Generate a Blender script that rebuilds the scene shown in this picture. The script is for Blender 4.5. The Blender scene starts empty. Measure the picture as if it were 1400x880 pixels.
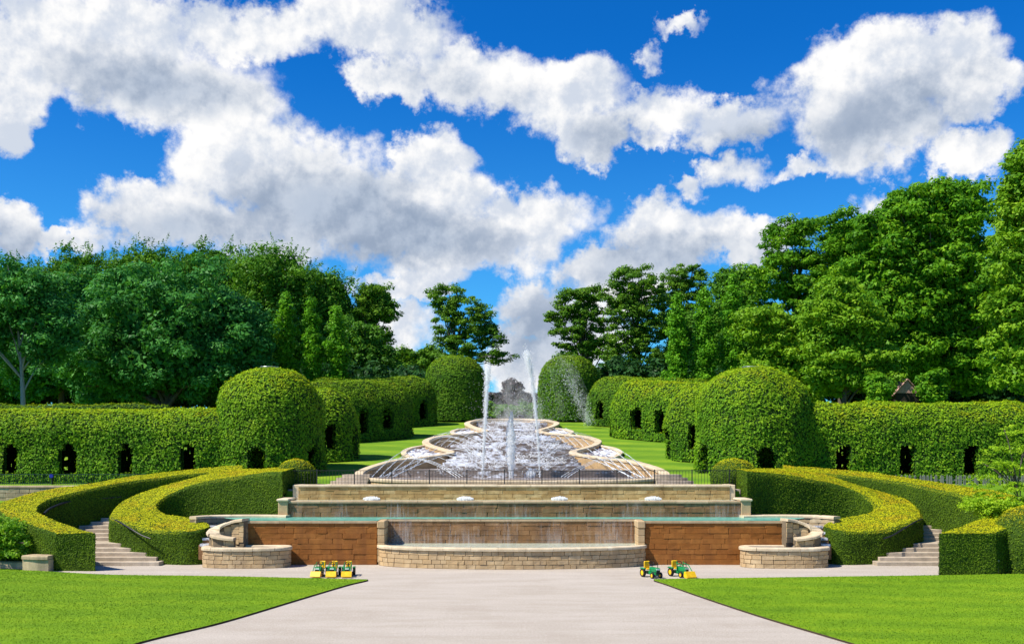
import bpy, math, random
import numpy as np
from mathutils import Vector

# ------------------------------------------------------------------ camera, sky, sun, exposure
scene = bpy.context.scene
COL = scene.collection
CAM_H, F, HOR = 4.26, 1400.0, 615.0
cam_d = bpy.data.cameras.new('camera'); cam = bpy.data.objects.new('camera', cam_d)
COL.objects.link(cam); scene.camera = cam
cam.location = (0, 0, CAM_H); cam.rotation_euler = (math.radians(90), 0, 0)
cam_d.sensor_width = 36; cam_d.lens = 36; cam_d.shift_y = (HOR-440)/1400.0
cam_d.clip_start = 0.2; cam_d.clip_end = 6000

SUN = Vector((-0.66, -0.29, 0.92)).normalized()
sun_d = bpy.data.lights.new('sun', 'SUN'); sun = bpy.data.objects.new('sun', sun_d); COL.objects.link(sun)
sun_d.energy = 4.6; sun_d.angle = math.radians(0.55); sun_d.color = (1.0, 0.93, 0.80)
sun.rotation_euler = (-SUN).to_track_quat('-Z', 'Y').to_euler()
sun.location = (-60, -30, 80)
scene.view_settings.view_transform = 'Standard'; scene.view_settings.look = 'None'
scene.view_settings.gamma = 1.0; scene.view_settings.exposure = 0.68
scene.view_settings.use_curve_mapping = False
scene.cycles.use_denoising = True
scene.cycles.max_bounces = 8; scene.cycles.diffuse_bounces = 5; scene.cycles.glossy_bounces = 3
scene.cycles.transmission_bounces = 4; scene.cycles.transparent_max_bounces = 32
scene.cycles.volume_bounces = 14
scene.cycles.caustics_reflective = False; scene.cycles.caustics_refractive = False


class NT:
    """small helper for node trees"""
    def __init__(s, tree): s.t = tree; s.n = tree.nodes; s.l = tree.links
    def new(s, kind, **kw):
        n = s.n.new(kind)
        for k, v in kw.items(): setattr(n, k, v)
        return n
    def put(s, sock, v):
        if isinstance(v, bpy.types.NodeSocket): s.l.new(v, sock)
        elif v is not None: sock.default_value = v
    def math(s, op, a, b=None, c=None, clamp=False):
        n = s.new('ShaderNodeMath', operation=op); n.use_clamp = clamp
        s.put(n.inputs[0], a); s.put(n.inputs[1], b) if b is not None else None
        if c is not None: s.put(n.inputs[2], c)
        return n.outputs[0]
    def vmath(s, op, a, b=None, out=0):
        n = s.new('ShaderNodeVectorMath', operation=op)
        s.put(n.inputs[0], a)
        if b is not None: s.put(n.inputs[1], b)
        return n.outputs[out]
    def mix(s, f, a, b, blend='MIX'):
        n = s.new('ShaderNodeMix', data_type='RGBA', blend_type=blend)
        s.put(n.inputs[0], f); s.put(n.inputs[6], c4(a)); s.put(n.inputs[7], c4(b))
        return n.outputs[2]
    def ss(s, v, lo, hi, a=0.0, b=1.0):
        n = s.new('ShaderNodeMapRange', interpolation_type='SMOOTHSTEP')
        s.put(n.inputs[0], v); n.inputs[1].default_value = lo; n.inputs[2].default_value = hi
        n.inputs[3].default_value = a; n.inputs[4].default_value = b
        return n.outputs[0]
    def noise(s, vec, scale, detail=3, rough=0.5, dim='3D', out=0, dist=0.0):
        n = s.new('ShaderNodeTexNoise', noise_dimensions=dim)
        s.put(n.inputs['Vector'], vec); n.inputs['Scale'].default_value = scale
        n.inputs['Detail'].default_value = detail; n.inputs['Roughness'].default_value = rough
        n.inputs['Distortion'].default_value = dist
        return n.outputs[out]
    def scalev(s, vec, sc):
        return s.vmath('MULTIPLY', vec, sc)
    def bump(s, h, strength=0.3, dist=0.02):
        n = s.new('ShaderNodeBump'); n.inputs['Strength'].default_value = strength
        n.inputs['Distance'].default_value = dist; s.put(n.inputs['Height'], h)
        return n.outputs[0]


def c4(c):
    if isinstance(c, tuple) and len(c) == 3: return (*c, 1.0)
    return c


# ---- world: Nishita sky with procedural clouds laid out by azimuth and elevation
world = bpy.data.worlds.new('World'); scene.world = world; world.use_nodes = True
W = NT(world.node_tree); W.n.clear()
sky = W.new('ShaderNodeTexSky', sky_type='NISHITA'); sky.sun_disc = False
sky.sun_elevation = math.asin(SUN.z); sky.sun_rotation = math.atan2(SUN.x, SUN.y)
sky.air_density = 1.0; sky.dust_density = 0.4; sky.ozone_density = 3.0; sky.altitude = 200
geo = W.new('ShaderNodeTexCoord').outputs['Generated']
sep = W.new('ShaderNodeSeparateXYZ'); W.l.new(geo, sep.inputs[0])
az = W.math('ARCTAN2', sep.outputs[0], sep.outputs[1])
el = W.math('ARCSINE', sep.outputs[2])
comb = W.new('ShaderNodeCombineXYZ'); W.put(comb.inputs[0], az); W.put(comb.inputs[1], el)
uv = comb.outputs[0]


def ang(px, py):
    return (math.atan((px-700)/F), math.atan((HOR-py)/math.hypot(F, px-700)))


warp = W.vmath('SUBTRACT', W.noise(geo, 7.0, 4, 0.62, out=1), (0.5, 0.5, 0.5))
warp2 = W.vmath('SUBTRACT', W.noise(geo, 24.0, 5, 0.68, out=1), (0.5, 0.5, 0.5))
uvw = W.vmath('ADD', uv, W.vmath('ADD', W.scalev(warp, (0.10, 0.085, 0)), W.scalev(warp2, (0.066, 0.062, 0))))


def blob_field(blobs, v):
    """max over soft ellipses (azimuth/elevation), 1 in the middle, 0 at the rim"""
    acc = None
    for (px, py, rx, ry, wgt) in blobs:
        a, e = ang(px, py)
        d = W.vmath('SUBTRACT', v, (a, e, 0))
        d = W.vmath('MULTIPLY', d, (F/rx, F/ry, 0))
        q = W.vmath('DOT_PRODUCT', d, d, out=1)
        f = W.math('MULTIPLY_ADD', q, -wgt, wgt)
        acc = f if acc is None else W.math('SMOOTH_MAX', acc, f, 0.25)
    return acc


CL = [(150, 45, 190, 62, 1), (50, 70, 120, 60, 1), (30, 120, 46, 32, .8), (215, 110, 150, 62, 1), (325, 42, 110, 45, 1),
      (290, 150, 95, 50, 1), (8, 150, 34, 36, .8),
      (520, 40, 130, 55, 1), (525, 112, 70, 38, 1), (640, 95, 120, 58, 1), (760, 130, 110, 58, 1), (800, 195, 70, 38, 1),
      (900, 160, 90, 42, .9), (1000, 175, 90, 34, .8), (890, 78, 26, 22, .6), (928, 38, 42, 15, .6),
      (1190, 110, 130, 78, 1), (1200, 180, 105, 58, 1), (1290, 90, 70, 50, .9), (1335, 140, 52, 38, .9), (1320, 215, 52, 28, .9),
      (340, 225, 120, 70, 1), (430, 270, 130, 80, 1), (585, 225, 58, 48, 1), (560, 290, 150, 62, 1),
      (720, 310, 95, 52, 1), (640, 345, 140, 45, 1), (215, 292, 100, 46, 1), (340, 310, 140, 50, 1), (20, 300, 38, 40, 1), (90, 318, 60, 20, .8),
      (560, 385, 90, 22, .8), (540, 455, 60, 55, .8),
      (930, 330, 110, 48, 1), (1030, 335, 85, 35, 1), (850, 380, 90, 40, 1), (745, 420, 70, 50, 1), (720, 490, 70, 60, 1), (790, 460, 80, 60, .9),
      (1100, 240, 60, 14, .6), (955, 262, 28, 16, .6), (1010, 240, 40, 22, .6), (900, 205, 40, 16, .5), (1230, 275, 60, 22, .7)]
near = blob_field(CL, uvw)
# beyond the frame: the same kind of broken cumulus everywhere, from noise alone
gen = W.noise(geo, 3.2, 6, 0.6)
gen = W.ss(gen, 0.47, 0.70, -1.2, 1.0)
ina = W.ss(W.math('ABSOLUTE', az), 0.47, 0.62, 0, 1)
ine = W.ss(W.math('ABSOLUTE', W.math('SUBTRACT', el, 0.21)), 0.22, 0.36, 0, 1)
outside = W.math('MAXIMUM', ina, ine)
dens = W.math('ADD', W.math('MULTIPLY', near, W.math('SUBTRACT', 1.0, outside)), W.math('MULTIPLY', gen, outside))
fine = W.noise(geo, 30.0, 5, 0.58)
mid_n = W.noise(geo, 12.0, 6, 0.62)
dens = W.math('ADD', dens, W.math('MULTIPLY', W.math('SUBTRACT', fine, 0.5), 1.4))
dens = W.math('ADD', dens, W.math('MULTIPLY', W.math('SUBTRACT', mid_n, 0.5), 1.3))
alpha = W.ss(dens, -0.10, 0.60)
# grey, thicker undersides
GR = [(215, 118, 130, 42, 1), (420, 285, 150, 62, 1.2), (560, 322, 130, 36, 1.1), (290, 320, 140, 34, .9), (620, 335, 100, 30, .8),
      (1230, 160, 110, 52, .9), (735, 455, 75, 70, .9), (940, 360, 120, 30, .8), (840, 200, 60, 26, .55), (30, 320, 50, 30, .7), (600, 120, 90, 26, .35), (1030, 200, 60, 22, .5)]
grey = blob_field(GR, W.vmath('ADD', uv, W.vmath('ADD', W.scalev(warp, (0.09, 0.075, 0)), W.scalev(warp2, (0.04, 0.035, 0)))))
mott = W.noise(geo, 9.0, 7, 0.64)
gmask = W.ss(W.math('ADD', grey, W.math('MULTIPLY', W.math('SUBTRACT', mott, 0.5), 2.6)), -0.55, 1.15)
genshade = W.ss(gen, 0.5, 1.0, 0, 0.8)
gmask = W.math('ADD', W.math('MULTIPLY', gmask, W.math('SUBTRACT', 1.0, outside)), W.math('MULTIPLY', genshade, outside))
# billow relief: cloud thickness here against thickness a little toward the sun
sunward = W.vmath('ADD', geo, tuple(SUN*0.022))
sunward2 = W.vmath('ADD', geo, tuple(SUN*0.009))
rel = W.math('MULTIPLY', W.math('SUBTRACT', mid_n, W.noise(sunward, 12.0, 6, 0.62)), 2.6)
rel2 = W.math('MULTIPLY', W.math('SUBTRACT', fine, W.noise(sunward2, 30.0, 5, 0.58)), 1.5)
mott3 = W.ss(W.noise(geo, 5.5, 4, 0.55), 0.35, 0.65, -0.12, 0.22)
lit = W.ss(W.math('ADD', W.math('ADD', rel, rel2), mott3), -0.40, 0.42)
white = W.mix(lit, (4.1, 4.5, 5.2), (6.5, 6.45, 6.4))
greyc = W.mix(lit, (2.0, 2.5, 3.35), (3.2, 3.7, 4.5))
cloudc = W.mix(gmask, white, greyc)
# deep polarised blue: the Nishita sky, tinted
blue = W.mix(1.0, sky.outputs[0], W.mix(W.ss(el, .06, .40), (0.20, 0.72, 1.08), (0.025, 0.46, 1.0)), 'MULTIPLY')
skyc = W.mix(alpha, blue, cloudc)
bg = W.new('ShaderNodeBackground'); W.put(bg.inputs[0], skyc); bg.inputs[1].default_value = 0.098
wo = W.new('ShaderNodeOutputWorld'); W.l.new(bg.outputs[0], wo.inputs[0])

# ------------------------------------------------------------------ helpers
rng = np.random.default_rng(7)
random.seed(7)


def at(px, py, D):
    return ((px-700)/F*D, D, CAM_H-(py-HOR)/F*D)


def X_(px, D): return (px-700)/F*D
def Z_(py, D): return CAM_H-(py-HOR)/F*D


def tag(o, label=None, cat=None, group=None, kind=None):
    if label: o['label'] = label
    if cat: o['category'] = cat
    if group: o['group'] = group
    if kind: o['kind'] = kind
    return o


def empty(name, loc=(0, 0, 0), label=None, cat=None, group=None, rz=0):
    o = bpy.data.objects.new(name, None); COL.objects.link(o)
    o.location = loc; o.rotation_euler = (0, 0, rz); o.empty_display_size = 0.2
    return tag(o, label, cat, group)


def link(name, me, mat, parent=None, local=False):
    o = bpy.data.objects.new(name, me); COL.objects.link(o)
    if mat is not None and len(me.materials) == 0: me.materials.append(mat)
    if parent is not None:
        o.parent = parent
        if not local: o.location = -wloc(parent)
    return o


def wloc(o):
    v = Vector(o.location)
    while o.parent: o = o.parent; v = v+Vector(o.location)
    return v


def mesh(name, verts, faces, mat=None, parent=None, local=False, smooth=False):
    me = bpy.data.meshes.new(name)
    me.from_pydata([tuple(map(float, v)) for v in verts], [], [tuple(map(int, f)) for f in faces])
    if smooth: me.shade_smooth()
    me.update()
    return link(name, me, mat, parent, local)


def np_mesh(name, V, Fq, smooth=False, attrs=None):
    """V (n,3), Fq (m,k) uniform polygons; attrs {name: (m,) floats on faces}"""
    me = bpy.data.meshes.new(name)
    V = np.ascontiguousarray(V, dtype=np.float32); Fq = np.ascontiguousarray(Fq, dtype=np.int32)
    m, k = Fq.shape
    me.vertices.add(len(V)); me.vertices.foreach_set('co', V.ravel())
    me.loops.add(m*k); me.loops.foreach_set('vertex_index', Fq.ravel())
    me.polygons.add(m); me.polygons.foreach_set('loop_start', np.arange(0, m*k, k, dtype=np.int32))
    if smooth: me.polygons.foreach_set('use_smooth', np.ones(m, dtype=bool))
    me.update(calc_edges=True)
    for nm, a in (attrs or {}).items():
        at_ = me.attributes.new(nm, 'FLOAT', 'FACE'); at_.data.foreach_set('value', np.asarray(a, dtype=np.float32))
    return me


def vnoise(P, sc, seed=0):
    """smooth value noise in [-1,1] at points P (n,3)"""
    Q = np.asarray(P)*sc+seed*17.31
    i = np.floor(Q).astype(np.int64); f = Q-i; f = f*f*(3-2*f)
    def h(a, b, c):
        n = (a*374761393+b*668265263+c*1274126177+seed*1442695041) & 0xffffffff
        n = ((n ^ (n >> 13))*1274126177) & 0xffffffff
        return ((n ^ (n >> 16)) & 0xffff)/32767.5-1
    r = 0
    for dx in (0, 1):
        for dy in (0, 1):
            for dz in (0, 1):
                w = (f[:, 0] if dx else 1-f[:, 0])*(f[:, 1] if dy else 1-f[:, 1])*(f[:, 2] if dz else 1-f[:, 2])
                r = r+w*h(i[:, 0]+dx, i[:, 1]+dy, i[:, 2]+dz)
    return r


def nrm(v): return v/np.maximum(np.linalg.norm(v, axis=1, keepdims=True), 1e-9)


def leaf_geo(P, N, size, aspect=0.62, tri=False):
    n = len(P)
    t = nrm(np.cross(N, rng.normal(size=(n, 3)))); b = np.cross(N, t)
    s = np.asarray(size).reshape(-1, 1)*np.ones((n, 1))
    if tri:
        V = np.stack([P-t*s*.5+b*s*aspect*.5, P-t*s*.5-b*s*aspect*.5, P+t*s*.5], 1).reshape(-1, 3)
        return V, np.arange(3*n).reshape(n, 3)
    V = np.stack([P-t*s*.5, P+b*s*aspect*.5-N*s*.10, P+t*s*.5, P-b*s*aspect*.5-N*s*.10], 1).reshape(-1, 3)
    Fq = np.arange(4*n).reshape(n, 4)
    return V, Fq


def pt_in_poly(x, y, poly):
    x = np.asarray(x); y = np.asarray(y); ins = np.zeros(x.shape, bool)
    p = np.asarray(poly); j = len(p)-1
    for i in range(len(p)):
        xi, yi, xj, yj = p[i, 0], p[i, 1], p[j, 0], p[j, 1]
        if yi != yj:
            c = ((yi > y) != (yj > y)) & (x < (xj-xi)*(y-yi)/(yj-yi)+xi)
            ins ^= c
        j = i
    return ins


def catmull(pts, n=10, closed=False):
    P = [np.array(p, float) for p in pts]; out = []
    m = len(P); rngk = range(m) if closed else range(m-1)
    for i in rngk:
        p1, p2 = P[i], P[(i+1) % m]
        p0 = P[i-1] if (i > 0 or closed) else 2*p1-p2
        p3 = P[(i+2) % m] if (i+2 < m or closed) else 2*p2-p1
        for k in range(n):
            t = k/n
            out.append(.5*((2*p1)+(-p0+p2)*t+(2*p0-5*p1+4*p2-p3)*t*t+(-p0+3*p1-3*p2+p3)*t**3))
    if not closed: out.append(P[-1])
    return np.array(out)


def resample(pts, step):
    P = np.asarray(pts, float); seg = np.linalg.norm(np.diff(P, axis=0), axis=1); s = np.r_[0, np.cumsum(seg)]
    n = max(2, int(round(s[-1]/step))+1); q = np.linspace(0, s[-1], n)
    return np.stack([np.interp(q, s, P[:, k]) for k in range(P.shape[1])], 1)


def sweep(pts, prof, caps=True):
    """sweep closed profile [(n, z)...] along 3D pts; n is to the right of travel"""
    P = np.asarray(pts, float); T = np.gradient(P[:, :2], axis=0); T /= np.maximum(np.linalg.norm(T, axis=1, keepdims=True), 1e-9)
    R = np.stack([T[:, 1], -T[:, 0]], 1); k = len(prof); V = []; Fc = []
    for i in range(len(P)):
        for (n, z) in prof: V.append((P[i, 0]+R[i, 0]*n, P[i, 1]+R[i, 1]*n, P[i, 2]+z))
    for i in range(len(P)-1):
        for j in range(k):
            a, b = i*k+j, i*k+(j+1) % k
            Fc.append((a, b, b+k, a+k))
    if caps:
        Fc.append(tuple(range(k-1, -1, -1))); Fc.append(tuple(range((len(P)-1)*k, len(P)*k)))
    return V, Fc


def box_geo(x0, x1, y0, y1, z0, z1):
    V = [(x0, y0, z0), (x1, y0, z0), (x1, y1, z0), (x0, y1, z0), (x0, y0, z1), (x1, y0, z1), (x1, y1, z1), (x0, y1, z1)]
    return V, [(3, 2, 1, 0), (4, 5, 6, 7), (0, 1, 5, 4), (1, 2, 6, 5), (2, 3, 7, 6), (3, 0, 4, 7)]


def cham_geo(x0, x1, y0, y1, z0, z1, c):
    """chamfered box, 26 faces"""
    V = []; idx = {}
    X, Y, Z = (x0, x1), (y0, y1), (z0, z1)
    def v(p):
        if p not in idx: idx[p] = len(V); V.append(p)
        return idx[p]
    def co(ix, iy, iz, ax):
        p = [X[ix]+(c if ix == 0 else -c), Y[iy]+(c if iy == 0 else -c), Z[iz]+(c if iz == 0 else -c)]
        p[ax] = (X, Y, Z)[ax][(ix, iy, iz)[ax]]
        return v(tuple(p))
    Fc = []
    for ax in range(3):
        o = [a for a in range(3) if a != ax]
        for s in (0, 1):
            quad = []
            for (p, q) in ((0, 0), (1, 0), (1, 1), (0, 1)):
                i = [0, 0, 0]; i[ax] = s; i[o[0]] = p; i[o[1]] = q; quad.append(co(*i, ax))
            Fc.append(tuple(quad))
    for ax in range(3):
        a, b = [k for k in range(3) if k != ax]
        for p in (0, 1):
            for q in (0, 1):
                i0 = [0]*3; i1 = [0]*3; i0[ax] = 0; i1[ax] = 1
                for i in (i0, i1): i[a] = p; i[b] = q
                Fc.append((co(*i0, a), co(*i1, a), co(*i1, b), co(*i0, b)))
    for ix in (0, 1):
        for iy in (0, 1):
            for iz in (0, 1): Fc.append((co(ix, iy, iz, 0), co(ix, iy, iz, 1), co(ix, iy, iz, 2)))
    return V, Fc


def fix_normals(me):
    import bmesh
    bm = bmesh.new(); bm.from_mesh(me); bmesh.ops.recalc_face_normals(bm, faces=bm.faces); bm.to_mesh(me); bm.free()


def tube_geo(pts, rad, k=6):
    P = np.asarray(pts, float); n = len(P); rad = np.ones(n)*np.asarray(rad)
    T = np.gradient(P, axis=0); T = nrm(T)
    up = np.tile(np.array([[0.0, 0, 1]]), (n, 1)); up[np.abs(T[:, 2]) > .95] = (1, 0, 0)
    A = nrm(np.cross(T, up)); B = np.cross(T, A); V = []; Fc = []
    for j in range(k):
        a = 2*math.pi*j/k
        V.append(P+(A*math.cos(a)+B*math.sin(a))*rad[:, None])
    V = np.stack(V, 1).reshape(-1, 3)
    for i in range(n-1):
        for j in range(k): Fc.append((i*k+j, i*k+(j+1) % k, (i+1)*k+(j+1) % k, (i+1)*k+j))
    return V, np.array(Fc)


def join(parts):
    V = []; Fc = []; o = 0
    for v, f in parts:
        V.extend([tuple(p) for p in v]); Fc.extend([tuple(int(i)+o for i in g) for g in f]); o += len(v)
    return V, Fc


def cyl_geo(c, axis, r, h, k=12, r2=None):
    r2 = r if r2 is None else r2; V = []; Fc = []
    o = [a for a in range(3) if a != axis]
    for s, rr in ((-.5, r), (.5, r2)):
        for j in range(k):
            a = 2*math.pi*j/k; p = list(c); p[axis] += s*h; p[o[0]] += rr*math.cos(a); p[o[1]] += rr*math.sin(a); V.append(tuple(p))
    for j in range(k): Fc.append((j, (j+1) % k, k+(j+1) % k, k+j))
    Fc.append(tuple(range(k-1, -1, -1))); Fc.append(tuple(range(k, 2*k)))
    return V, Fc


# ------------------------------------------------------------------ materials
def mat(name):
    m = bpy.data.materials.new(name); m.use_nodes = True; t = NT(m.node_tree); t.n.clear()
    out = t.new('ShaderNodeOutputMaterial'); return m, t, out


def principled(t, out, col, rough=0.8, spec=0.3, normal=None, metal=0.0):
    p = t.new('ShaderNodeBsdfPrincipled'); t.put(p.inputs['Base Color'], c4(col)); t.put(p.inputs['Roughness'], rough)
    p.inputs['Specular IOR Level'].default_value = spec; p.inputs['Metallic'].default_value = metal
    if normal is not None: t.l.new(normal, p.inputs['Normal'])
    if out is not None: t.l.new(p.outputs[0], out.inputs[0])
    return p


def wpos(t): return t.new('ShaderNodeNewGeometry').outputs['Position']
def orand(t): return t.new('ShaderNodeObjectInfo').outputs['Random']


def ramp(t, f, stops):
    n = t.new('ShaderNodeValToRGB'); e = n.color_ramp.elements
    while len(e) < len(stops): e.new(0.5)
    for i, (p, c) in enumerate(stops): e[i].position = p; e[i].color = c4(c)
    t.put(n.inputs[0], f); return n.outputs[0]


def simple(name, col, rough=0.6, spec=0.4, metal=0.0):
    m, t, out = mat(name); p = wpos(t)
    n = t.noise(p, 9.0, 4); c = t.mix(t.ss(n, .3, .7, 0, 1), tuple(x*.82 for x in col), tuple(min(1, x*1.12) for x in col))
    principled(t, out, c, rough, spec, metal=metal); return m


def leaf_mat(name, stops, trans=0.3, rough=0.45, spec=0.35, top=None, patch=0.0):
    m, t, out = mat(name)
    a = t.new('ShaderNodeAttribute', attribute_name='tint').outputs['Fac']
    p = wpos(t)
    big = t.noise(p, 0.9, 3)
    f = t.math('ADD', t.math('MULTIPLY', a, 0.8), t.math('MULTIPLY', t.math('SUBTRACT', big, 0.5), 0.55), clamp=True)
    f = t.math('ADD', f, 0.08, clamp=True)
    c = ramp(t, f, stops)
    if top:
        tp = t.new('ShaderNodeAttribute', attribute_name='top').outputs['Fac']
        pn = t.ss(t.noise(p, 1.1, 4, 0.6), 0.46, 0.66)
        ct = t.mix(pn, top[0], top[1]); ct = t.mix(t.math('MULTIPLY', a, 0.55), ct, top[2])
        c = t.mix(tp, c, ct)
    if patch: c = t.mix(t.ss(t.noise(p, 0.55, 4, .6), .58, .72, 0, patch), c, (0.16, 0.12, 0.015))
    pr = principled(t, None, c, rough, spec)
    tr = t.new('ShaderNodeBsdfTranslucent'); t.put(tr.inputs[0], t.mix(1.0, c, (1.25, 1.25, 0.55), 'MULTIPLY'))
    mx = t.new('ShaderNodeMixShader'); mx.inputs[0].default_value = trans
    t.l.new(pr.outputs[0], mx.inputs[1]); t.l.new(tr.outputs[0], mx.inputs[2]); t.l.new(mx.outputs[0], out.inputs[0])
    return m


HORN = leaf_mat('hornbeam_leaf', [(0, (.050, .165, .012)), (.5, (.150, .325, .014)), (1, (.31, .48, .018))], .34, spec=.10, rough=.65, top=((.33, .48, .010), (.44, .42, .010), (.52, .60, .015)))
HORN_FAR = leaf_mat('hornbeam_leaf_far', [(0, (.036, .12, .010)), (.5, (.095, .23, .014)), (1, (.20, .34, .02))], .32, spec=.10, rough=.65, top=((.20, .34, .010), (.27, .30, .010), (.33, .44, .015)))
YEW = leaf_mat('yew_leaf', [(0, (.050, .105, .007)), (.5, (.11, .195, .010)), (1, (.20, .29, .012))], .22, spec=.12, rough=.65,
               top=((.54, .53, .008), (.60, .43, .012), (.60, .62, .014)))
SYC = leaf_mat('sycamore_leaf', [(0, (.028, .125, .028)), (.5, (.062, .235, .042)), (1, (.135, .37, .06))], .26, spec=.08)
BEECH = leaf_mat('beech_leaf', [(0, (.045, .135, .014)), (.5, (.092, .24, .020)), (1, (.19, .36, .028))], .3, spec=.08)
LIME = leaf_mat('lime_leaf', [(0, (.040, .150, .010)), (.5, (.115, .29, .013)), (1, (.26, .45, .020))], .34, spec=.08)
ASH = leaf_mat('ash_leaf', [(0, (.065, .19, .010)), (.5, (.17, .34, .016)), (1, (.31, .48, .03))], .34, spec=.08)
PINE = leaf_mat('open_tree_leaf', [(0, (.042, .125, .012)), (.5, (.105, .235, .018)), (1, (.22, .37, .026))], .28, spec=.08)
COLU = leaf_mat('columnar_leaf', [(0, (.05, .18, .010)), (.5, (.12, .33, .014)), (1, (.24, .47, .022))], .32, spec=.08)
PURP = leaf_mat('copper_leaf', [(0, (.035, .030, .035)), (.5, (.075, .055, .065)), (1, (.13, .09, .10))], .2)
SAPL = leaf_mat('sapling_leaf', [(0, (.16, .32, .012)), (.5, (.32, .50, .02)), (1, (.46, .62, .035))], .42, spec=.15)
SHRB = leaf_mat('shrub_leaf', [(0, (.08, .22, .012)), (.5, (.20, .40, .02)), (1, (.36, .54, .05))], .36, spec=.2)
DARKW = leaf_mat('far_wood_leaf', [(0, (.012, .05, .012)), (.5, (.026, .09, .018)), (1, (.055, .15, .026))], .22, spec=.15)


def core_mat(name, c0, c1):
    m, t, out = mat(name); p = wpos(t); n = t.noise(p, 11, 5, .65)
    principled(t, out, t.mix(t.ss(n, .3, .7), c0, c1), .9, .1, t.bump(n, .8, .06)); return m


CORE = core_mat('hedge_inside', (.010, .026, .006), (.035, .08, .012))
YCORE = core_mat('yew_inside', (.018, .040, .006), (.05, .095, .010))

m, t, out = mat('bark'); p = wpos(t); n = t.noise(t.scalev(p, (6, 6, 1.2)), 1.5, 5)
principled(t, out, t.mix(n, (.045, .036, .028), (.16, .135, .11)), .9, .1, t.bump(n, .6, .05)); BARK = m
m, t, out = mat('pale_bark'); p = wpos(t); n = t.noise(t.scalev(p, (6, 6, 2)), 1.5, 5)
principled(t, out, t.mix(n, (.18, .17, .15), (.42, .40, .36)), .9, .1, t.bump(n, .6, .05)); PBARK = m


def stone_mat(name, c0, c1, c2, wet=0.0, stain=None, soot=0.0):
    m, t, out = mat(name); p = wpos(t); r = orand(t)
    c = ramp(t, r, [(0, c0), (.5, c1), (1, c2)])
    n = t.noise(p, 3.2, 6, .62); f = t.noise(p, 38, 4, .6)
    c = t.mix(t.ss(n, .35, .68, 0, .55), c, tuple(x*.62 for x in c0))
    c = t.mix(t.ss(f, .45, .75, 0, .35), c, tuple(min(1, x*1.35) for x in c2))
    if stain:
        s = t.noise(t.scalev(p, (1.6, 1.6, .22)), 1.0, 5, .65)
        c = t.mix(t.ss(s, .46, .66, 0, .75), c, stain)
    principled(t, out, c, .85-.5*wet, .2+.3*wet, t.bump(t.math('ADD', n, t.math('MULTIPLY', f, .4)), .55, .025)); return m


SAND = stone_mat('sandstone', (.47, .315, .16), (.53, .375, .20), (.58, .43, .25), stain=(.40, .285, .165))
SANDL = stone_mat('sandstone_upper', (.36, .22, .08), (.44, .29, .115), (.52, .39, .19), stain=(.27, .165, .065))
RED = stone_mat('wet_red_stone', (.26, .088, .013), (.30, .108, .018), (.34, .132, .026), wet=.3, stain=(.19, .066, .014))
WETB = stone_mat('wet_brown_stone', (.21, .098, .034), (.265, .135, .055), (.32, .175, .08), wet=.35, stain=(.15, .075, .034))
MORT = stone_mat('mortar', (.17, .13, .085), (.19, .145, .095), (.21, .16, .105))
MORTR = stone_mat('wet_mortar', (.12, .044, .012), (.13, .05, .014), (.14, .055, .016))
COPE = stone_mat('coping_stone', (.58, .46, .30), (.64, .52, .355), (.69, .575, .41), stain=(.48, .38, .25))
COPEW = stone_mat('wet_coping', (.36, .25, .14), (.40, .29, .17), (.45, .33, .20), wet=.7)
STEP = stone_mat('step_stone', (.42, .345, .26), (.47, .39, .30), (.52, .44, .345), stain=(.33, .27, .21))
OLDST = stone_mat('lichened_stone', (.42, .32, .19), (.48, .38, .235), (.54, .44, .29), stain=(.26, .21, .14))
TERR = stone_mat('terrace_paving', (.36, .30, .24), (.40, .34, .27), (.44, .37, .30))

# cascade weir: wet stone with running white water
def foam_mat(name, lo, hi, stretch=(2.6, 1.0, 6.0), stone=(.20, .155, .125)):
    m, t, out = mat(name); p = wpos(t)
    n = t.noise(t.scalev(p, stretch), 1.1, 6, .68); n2 = t.noise(p, .42, 3)
    k = t.ss(t.math('ADD', n, t.math('MULTIPLY', t.math('SUBTRACT', n2, .5), .45)), lo, hi)
    st = t.mix(t.noise(p, 5, 4), tuple(x*.6 for x in stone), tuple(x*1.5 for x in stone))
    c = t.mix(k, st, (.74, .76, .82))
    principled(t, out, c, .28, .5, t.bump(n, .7, .06)); return m


FOAM = foam_mat('weir_water', .44, .62)
FOAML = foam_mat('shallow_weir_water', .52, .74)
FOAMH = foam_mat('basin_rapids', .40, .60, (3, 3, 3), (.14, .11, .115))

m, t, out = mat('pool_water'); p = wpos(t); n = t.noise(t.scalev(p, (3, 6, 1)), 2.2, 5, .6)
c = t.mix(t.ss(n, .35, .65), (.05, .26, .20), (.20, .47, .37)); principled(t, out, c, .3, .25, t.bump(n, .25, .05)); POOL = m
m, t, out = mat('basin_water'); p = wpos(t); n = t.noise(t.scalev(p, (2, 5, 1)), 2.6, 5, .6)
c = t.mix(t.ss(n, .35, .65), (.36, .42, .32), (.58, .62, .52)); principled(t, out, c, .14, .5, t.bump(n, .3, .05)); BASW = m

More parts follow.
